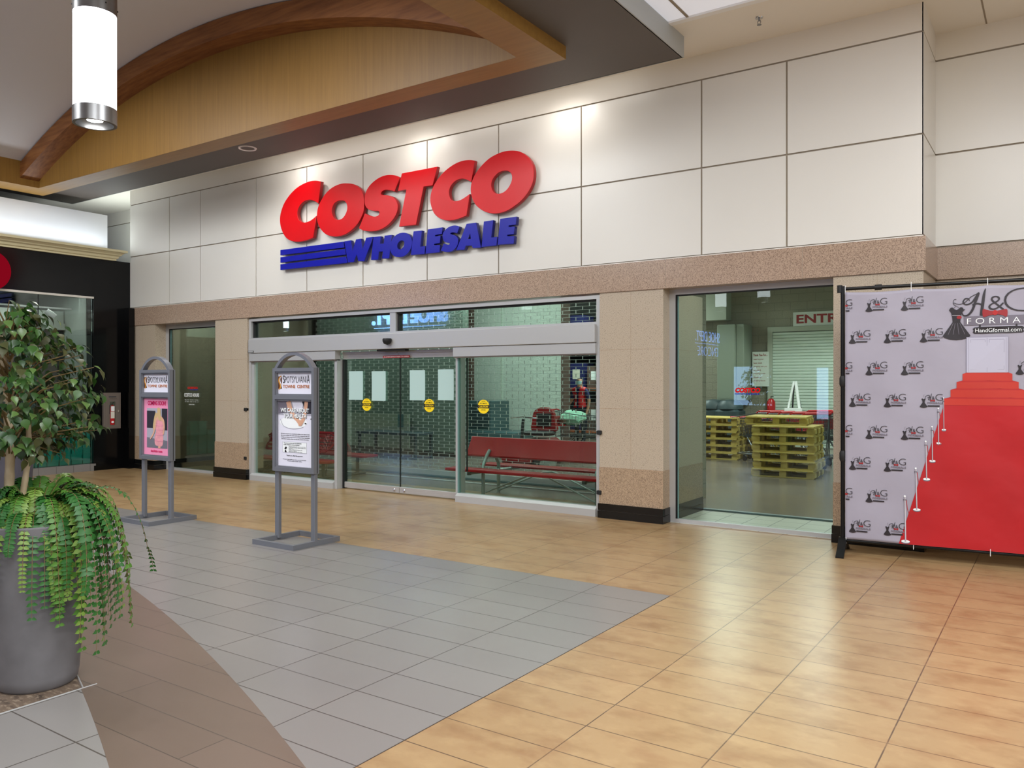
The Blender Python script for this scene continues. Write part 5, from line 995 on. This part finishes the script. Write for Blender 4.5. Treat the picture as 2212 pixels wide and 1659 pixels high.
for k in range(1, 5): dup(c0, (-4.1 - .27 * k, 7.0 + .21 * k, 0), None, ord_[k])
for k in range(5): dup(c0, (-3.35 - .27 * k, 7.75 + .21 * k, 0), None, ['nearest', 'second', 'third', 'fourth', 'farthest'][k] + ' cart of the rear nested row beside the roller shutter', 'second row of nested carts')
c1 = dup(c0, (-8.3, 6.2, 0), math.radians(200), 'single cart holding a mint green bag beside the mobility cart', 'carts near the person'); 
c2 = dup(c0, (-7.3, 7.3, 0), math.radians(185), 'empty cart with red parts in front of the person in the vest', 'carts near the person')
m = MB(); P = [];
m.lathe(0, 0, [(.02, 0), (.2, .03), (.27, .14), (.25, .28), (.16, .36), (.03, .4)], 20, 'mint_bag'); o = m.build('plastic_bag')
for v in o.data.vertices: a = math.atan2(v.co.y, v.co.x); v.co.x *= 1.05 + .12 * math.sin(a * 5); v.co.y *= 1 + .1 * math.cos(a * 4); v.co.z *= .62; v.co.z += .03 * math.sin(a * 3) + .02 * math.sin(a * 7 + v.co.z * 30)
o.location = (-8.5, 6.2, .74); tag(o, 'mint green crumpled bag heaped in a cart beside the mobility cart', 'bag')
t = thing('fire_extinguisher_tank', 'rounded dark red tank at the edge of the white block wall', 'tank', (-9.82, 8.0, .25)); t['category'] = 'tank'; m = MB(); m.lathe(0, 0, [(.09, 0), (.1, .03), (.1, .85), (.07, .97), (.03, 1.0)], 24, 'ext_red'); m.build('cylinder', parent=t); m = MB(); m.tube([(0, 0, .99), (0, 0, 1.06), (.06, 0, 1.05)], .014, 8, 'chrome'); m.build('valve', parent=t); m = MB(); m.box(-.12, .12, -.12, .12, -.25, 0, 'bin_dark'); m.build('plinth', parent=t)
# shelving with goods behind the person
t = thing('storage_rack', 'tall warehouse rack with steel posts and orange beams behind the person', 'storage rack', (-10.6, 12.0, 0))
for x in (-2.4, -.2, 2.0): m = MB(); m.box(x - .05, x + .05, -.4, -.32, 0, 4.2, 'cart_grey'); m.box(x - .05, x + .05, .32, .4, 0, 4.2, 'cart_grey'); m.build('upright', parent=t)
for z in (.25, 1.45, 2.7): m = MB(); m.box(-2.4, 2.0, -.4, -.34, z - .08, z, 'shelf_orange'); m.box(-2.4, 2.0, -.38, .38, z - .03, z, 'cart_grey'); m.build('shelf', parent=t)
GM = ['photo_dark', 'navy', 'banner_grey', 'bin_dark', 'duct', 'column_brown', 'photo_grey']; kk = 0
cnt = ['leftmost', 'second', 'third', 'fourth', 'fifth', 'sixth', 'rightmost']; lv = ['lowest', 'middle', 'upper']
for zi, z in enumerate((.25, 1.45, 2.7)):
    for i in range(7):
        x = -12.75 + i * .6; h = rnd.uniform(.35, .85); t = thing('carton', '%s carton on the %s shelf of the warehouse rack' % (cnt[i], lv[zi]), 'carton', (x, 12.0, z), 0, 'cartons on the warehouse rack')
        mt = GM[(kk * 3 + i) % 7]; kk += 1; m = MB(); m.box(-.24, .24, -.3, .3, 0, h, mt); m.build('carton_body', parent=t); m = MB(); m.box(-.12, .12, -.302, -.3, h * .35, h * .75, 'white_ink' if i % 2 else 'ext_label'); m.build('carton_label', parent=t)
t = thing('guard_rail', 'grey steel post and horizontal rail beside the person', 'rail', (-10.6, 10.7, 0)); m = MB(); m.tube([(-.62, 0, 0), (-.62, 0, 3.6)], .035, 12, 'cart_grey'); m.build('post', parent=t); m = MB(); m.tube([(-1.2, 0, 1.41), (1.6, 0, 1.41)], .02, 10, 'steel'); m.build('rail', parent=t)
# ---- right window: pallets
def pallet(lab):
    t = thing('wooden_pallet', lab, 'pallet', (0, 0, 0), 0, 'stacked wooden pallets')
    m = MB()
    for k in range(7): y = -.4 + k * .8 / 6; m.box(-.5, .5, y - .055, y + .055, .122, .144, 'pallet_wood')
    m.build('deck_boards', parent=t)
    for x in (-.45, 0, .45):
        for y in (-.33, 0, .33): m = MB(); m.box(x - .07 if x else -.055, x + .07 if x else .055, y - .07, y + .07, .022, .1, 'pallet_wood'); m.build('block', parent=t)
    m = MB()
    for y in (-.36, 0, .36): m.box(-.5, .5, y - .05, y + .05, 0, .022, 'pallet_wood')
    for x in (-.45, 0, .45): m.box(x - .05, x + .05, -.4, .4, .1, .122, 'pallet_wood')
    m.build('bottom_boards', parent=t); return t
pl = pallet('x'); ln = ['bottom', 'second', 'third', 'fourth', 'fifth', 'sixth', 'top']
for k in range(6):
    o = pl if k == 0 else dup(pl, (0, 0, 0)); o.location = (-3.9 + rnd.uniform(-.02, .02), 5.65 + rnd.uniform(-.02, .02), k * .1445); o.rotation_euler = (0, 0, math.radians(4 + rnd.uniform(-1.2, 1.2)))
    o['label'] = 'yellow wood pallet, %s of the front stack in the right shop window' % (ln[k] if k else 'bottom')
dup(pl, (-4.12, 5.9, 6 * .1445), math.radians(7), 'yellow wood pallet lying askew on top of the front stack')
for k in range(6): dup(pl, (-6.05 + rnd.uniform(-.02, .02), 8.2, k * .1445), math.radians(2 + rnd.uniform(-2, 2)), 'yellow wood pallet, %s of the rear stack seen beside the pillar' % ln[k])
for k in range(5): dup(pl, (-5.25 + rnd.uniform(-.02, .02), 8.9, k * .1445), math.radians(84 + rnd.uniform(-2, 2)), 'yellow wood pallet, %s of the far stack turned sideways' % ln[k])
# shutter, entrance board, cabinet, bins, boards
t = thing('roller_shutter', 'closed pale slatted roller shutter on the back wall', 'roller shutter', (-4.4, 11.9, 0))
m = MB(); vs = []; n = 38
for k in range(n): z = k * .075; m.prism_x([(0, z), (-.03, z + .012), (-.03, z + .06), (0, z + .075)], -1.6, 1.6, 'shutter')
m.build('slats', parent=t); m = MB(); m.box(-1.72, -1.6, -.06, .06, 0, 2.86, 'duct'); m.box(1.6, 1.72, -.06, .06, 0, 2.86, 'duct'); m.box(-1.72, 1.72, -.06, .06, 2.86, 2.98, 'duct'); m.build('shutter_frame', parent=t)
t = thing('entrance_sign', 'white board with large red lettering above the roller shutter', 'sign', (-5.5, 11.9, 2.985)); m = MB(); m.box(0, 2.5, -.03, .03, 0, .34, 'sign_panel'); m.build('board', parent=t); m = MB(); put_text(m, 'ENTRANCE', .08, -.032, .06, 2.0, .22, 'red_label', .03); m.build('lettering', parent=t)
t = thing('electrical_cabinet', 'tall sage grey electrical cabinet on the back wall', 'cabinet', (-6.76, 11.55, 1.15)); m = MB(); m.bbox(-.45, .02, -.3, .4, 0, 1.9, .015, 'box_sage'); m.bbox(.02, .22, -.25, .4, 0, 1.9, .01, 'box_sage'); m.build('case', parent=t); m = MB(); m.box(-.42, -.0, -.305, -.3, .05, 1.85, 'box_sage'); m.build('door', parent=t)
t = thing('notice_board', 'white notice with red lettering on the back wall left of the shutter', 'notice', (-6.5, 11.85, 1.5)); m = MB(); m.box(0, .42, -.02, .02, 0, .87, 'sign_panel'); m.build('board', parent=t)
m = MB(); put_text(m, 'Thank You For...', .02, -.022, .76, .36, .06, 'red_label', .02)
for i, (s_, w_) in enumerate((('wearing your', .26), ('face mask', .22), ('shopping with you', .34), ('in mind', .18), ('keeping a safe', .3), ('distance', .2), ('washing hands', .3))): put_text(m, s_, .03, -.022, .66 - i * .09, w_, .04, 'red_label')
m.build('lettering', parent=t)
for x, y, lab in ((-7.2, 11.0, 'dark grey rounded bin under the electrical cabinet, left one'), (-6.75, 10.9, 'dark grey rounded bin under the electrical cabinet, right one')):
    t = thing('waste_bin', lab, 'bin', (x, y, 0), 0, 'dark bins'); m = MB(); m.bbox(-.3, .3, -.3, .3, 0, .95, .06, 'bin_dark'); m.build('bin_body', parent=t); m = MB(); m.lathe(0, 0, [(.32, .95), (.31, 1.05), (.22, 1.15), (.05, 1.18)], 24, 'bin_dark'); m.build('lid', parent=t)
t = thing('fire_extinguisher', 'red fire extinguisher standing left of the roller shutter', 'fire extinguisher', (-5.93, 11.5, .7)); m = MB(); m.lathe(0, 0, [(.09, 0), (.1, .02), (.1, .42), (.05, .5)], 20, 'ext_red'); m.build('cylinder', parent=t); m = MB(); m.tube([(0, 0, .5), (0, 0, .56), (.06, 0, .55)], .012, 8, 'seat_black'); m.build('valve', parent=t); m = MB(); m.box(-.12, .12, .05, .4, -.7, .0, 'bin_dark'); m.build('bracket', parent=t)
t = thing('folding_frame', 'white A-shaped folding easel in front of the roller shutter', 'easel', (-5.2, 10.9, 0)); m = MB(); m.tube([(-.3, -.2, 0), (-.02, 0, 1.62)], .025, 8, 'white_trim'); m.tube([(.3, -.2, 0), (.02, 0, 1.62)], .035, 8, 'white_trim'); m.build('front_legs', parent=t); m = MB(); m.tube([(-.22, .4, 0), (-.02, .02, 1.6)], .018, 8, 'photo_dark'); m.tube([(.22, .4, 0), (.02, .02, 1.6)], .018, 8, 'photo_dark'); m.build('rear_legs', parent=t); m = MB(); m.box(-.2, .2, -.14, -.1, .5, 1.0, 'white_trim'); m.build('shelf_board', parent=t)
# decals on glass
t = thing('window_decal', 'small red and blue store name decal low on the right shop window', 'decal', (-2.975, .197, 1.465)); m = MB()
put_text(m, 'COSTCO', 0, 0, .022, .275, .055, 'sign_red', .06, slant=.2); m.build('red_lettering', parent=t); m = MB(); put_text(m, 'WHOLESALE', .06, 0, 0, .21, .017, 'sign_blue', .04, slant=.2)
for k in range(3): flat(m, rect(0, .058, .0 + k * .0065, .004 + k * .0065), 0, 'sign_blue', .0005)
m.build('blue_lettering', parent=t)
t = thing('window_decal', 'opening hours decal with small red logo on the narrow left window', 'decal', (-13.149, .236, 1.175)); m = MB(); put_text(m, 'COSTCO', .1, 0, .305, .3, .04, 'sign_red', .06); put_text(m, 'WHOLESALE', .16, 0, .285, .24, .016, 'sign_blue', .04); m.build('logo_lettering', parent=t)
m = MB(); put_text(m, 'COSTCO HOURS', 0, 0, .165, .44, .065, 'white_ink', .02)
for i, (a, b_) in enumerate((('Mon - Fri', 0.02), ('Saturday', .17), ('Sunday', .31))): put_text(m, a, b_, 0, .1, .11, .018, 'white_ink'); put_text(m, ('10 - 8:30', '9:30 - 6', '10 - 6')[i], b_, 0, .068, .11, .016, 'white_ink')
put_text(m, 'HOLIDAY HOURS', .14, 0, .02, .16, .016, 'white_ink'); m.build('hours_lettering', parent=t)
# ================================================================== PERSON
t = thing('person', 'person in red vest, navy shirt, glasses and pale face mask standing among the carts', 'person', (-10.38, 9.85, 0), math.radians(-6))
def skin_body(name, verts, edges, radii, mat, lvl=2, root=0, parent=None):
    me = bpy.data.meshes.new(name); me.from_pydata(verts, edges, []); o = bpy.data.objects.new(name, me); C.objects.link(o)
    sk = o.modifiers.new('k', 'SKIN'); sk.use_smooth_shade = True; sb_ = o.modifiers.new('u', 'SUBSURF'); sb_.levels = lvl; sb_.render_levels = lvl
    for i, r in enumerate(radii): me.skin_vertices[0].data[i].radius = r if isinstance(r, tuple) else (r, r)
    me.skin_vertices[0].data[root].use_root = True
    bpy.context.view_layer.update(); dg = bpy.context.evaluated_depsgraph_get(); m2 = bpy.data.meshes.new_from_object(o.evaluated_get(dg)); C.objects.unlink(o); bpy.data.objects.remove(o)
    m2.materials.clear(); m2.materials.append(MT[mat]); o = bpy.data.objects.new(name, m2); C.objects.link(o)
    for p in m2.polygons: p.use_smooth = True
    if parent: o.parent = parent
    return o
V = [(0, 0, .95), (0, 0, 1.08), (0, 0, 1.25), (0, 0, 1.40), (0, -.01, 1.48), (0, -.015, 1.56), (0, -.02, 1.64), (0, -.015, 1.70)]
E_ = [(0, 1), (1, 2), (2, 3), (3, 4), (4, 5), (5, 6), (6, 7)]; R_ = [(.15, .11), (.14, .1), (.16, .11), (.15, .1), .055, (.072, .085), (.08, .095), (.065, .08)]
for s_, path in ((-1, [(-.19, 0, 1.39), (-.27, .02, 1.14), (-.30, -.13, .98), (-.30, -.2, .95)]), (1, [(.19, 0, 1.39), (.27, .03, 1.14), (.24, .02, .92), (.23, 0, .86)])):
    b = len(V); V += path; E_ += [(3, b), (b, b + 1), (b + 1, b + 2), (b + 2, b + 3)]; R_ += [.06, .045, .033, .034]
    for k in range(4):
        q = Vector(path[-1]); d = (q - Vector(path[-2])).normalized(); side = Vector((0, 1, 0)) if s_ > 0 else Vector((1, 0, 0)); f0 = q + side * (k - 1.5) * .02 + d * .03
        bb = len(V); V += [tuple(f0), tuple(f0 + d * .045), tuple(f0 + d * .075 + Vector((0, 0, -.012)))]; E_ += [(b + 3, bb), (bb, bb + 1), (bb + 1, bb + 2)]; R_ += [.01, .009, .008]
    bb = len(V); V += [tuple(Vector(path[-1]) + Vector((-s_ * .03, -.02, 0))), tuple(Vector(path[-1]) + Vector((-s_ * .05, -.05, -.02)))]; E_ += [(b + 3, bb), (bb, bb + 1)]; R_ += [.011, .009]
for s_ in (-1, 1):
    b = len(V); V += [(s_ * .09, 0, .86), (s_ * .1, 0, .5), (s_ * .11, .02, .1), (s_ * .12, -.12, .04)]; E_ += [(0, b), (b, b + 1), (b + 1, b + 2), (b + 2, b + 3)]; R_ += [.085, .058, .042, .035]
body = skin_body('body', V, E_, R_, 'skin', 3, 0, t)
# clothing follows the body's own surface
def garment(name, src, test, push, mat, parent):
    me = src.data; keep = [p for p in me.polygons if test(p.center)]; idx = {}; vs = []; fs = []
    for p in keep:
        f_ = []
        for vi in p.vertices:
            if vi not in idx: idx[vi] = len(vs); v = me.vertices[vi]; vs.append(v.co + v.normal * push)
            f_.append(idx[vi])
        fs.append(f_)
    m_ = MB(); m_.add(vs, fs, mat, True); o = m_.build(name, parent=parent); so = o.modifiers.new('s', 'SOLIDIFY'); so.thickness = .004; return o
garment('trousers', body, lambda c: .1 < c.z < .98 and abs(c.x) < .2, .008, 'trouser', t)
garment('shoes', body, lambda c: c.z <= .1, .012, 'black_rubber', t)
garment('shirt', body, lambda c: .93 < c.z < 1.47 and (abs(c.x) < .2 or c.z > 1.18), .01, 'navy', t)
garment('vest', body, lambda c: .95 < c.z < 1.47 and abs(c.x) < .19 and not (c.y < 0 and abs(c.x) < .03 + max(0, c.z - 1.3) * .25), .022, 'vest_red', t)
garment('hair', body, lambda c: c.z > 1.685 or (c.z > 1.60 and c.y > -.005), .012, 'hair_dark', t)
garment('face_mask', body, lambda c: 1.545 < c.z < 1.625 and c.y < -.035, .012, 'mask', t)
m = MB(); 
for s_ in (-1, 1): m.tube([(s_ * .033 + .022 * math.cos(a), -.112, 1.648 + .015 * math.sin(a)) for a in [2 * PI * k / 12 for k in range(13)]], .003, 5, 'seat_black')
m.tube([(-.012, -.114, 1.65), (.012, -.114, 1.65)], .003, 5, 'seat_black'); m.build('glasses', parent=t)
for s_ in (-1, 1):
    m = MB(); m.lathe(0, 0, [(.004, -.01), (.014, -.004), (.012, .006), (.004, .01)], 12, 'skin'); o = m.build('ear', parent=t); o.location = (s_ * .084, 0, 1.63); o.rotation_euler = (0, PI / 2, 0); o.scale = (1.6, 1, 1)
    m = MB(); m.lathe(0, 0, [(.003, -.004), (.009, 0), (.003, .004)], 10, 'ink'); o = m.build('eye', parent=t); o.location = (s_ * .033, -.1, 1.648)
# ================================================================== OPPOSITE SIDE OF THE CONCOURSE (seen mirrored in the glass)
def back_sign(x, y, z, s_, rz, lab, th=.03, bo=.05):
    t = thing('shop_sign', lab, 'sign', (x, y, z), rz, 'illuminated signs across the concourse'); m = MB()
    put_text(m, 'SHOE DEPT.', -2.0 * s_, -.03, 0, 4.0 * s_, .62 * s_, 'neon_blue', bo, th); m.build('upper_lettering', parent=t)
    m = MB(); m.box(-1.9 * s_, 1.9 * s_, -.03, 0, -.14 * s_, -.115 * s_, 'neon_blue'); m.build('underline', parent=t)
    m = MB(); put_text(m, 'ENCORE', -1.7 * s_, -.03, -.85 * s_, 3.4 * s_, .55 * s_, 'neon_blue', -.02, th); m.build('lower_lettering', parent=t); return t
back_sign(-20.5, -14.4, 3.83, .95, PI, 'blue-white illuminated shoe shop sign across the concourse, mirrored in the transom glass')
back_sign(-8.48, -13.5, 2.765, .476, PI / 2, 'smaller blue-white shoe shop sign across the concourse, mirrored in the right window', .003, .0)
t = thing('directory_kiosk', 'tall lit information screen across the concourse, mirrored in the right window', 'kiosk', (-7.3, -14.1, 0), PI); m = MB(); m.box(-.62, .62, -.12, .12, 0, 2.15, 'dark_front'); m.build('case', parent=t); m = MB(); m.box(-.55, .55, -.13, -.12, .95, 2.05, 'screen_blue'); m.build('screen', parent=t)
t = thing('directory_kiosk', 'narrow lit poster box across the concourse, mirrored beside the shutter', 'kiosk', (-5.4, -14.1, 0), PI); m = MB(); m.box(-.2, .2, -.1, .1, 0, 2.1, 'dark_front'); m.build('case', parent=t); m = MB(); m.box(-.15, .15, -.11, -.1, .6, 2.0, 'screen_blue'); m.build('screen', parent=t)
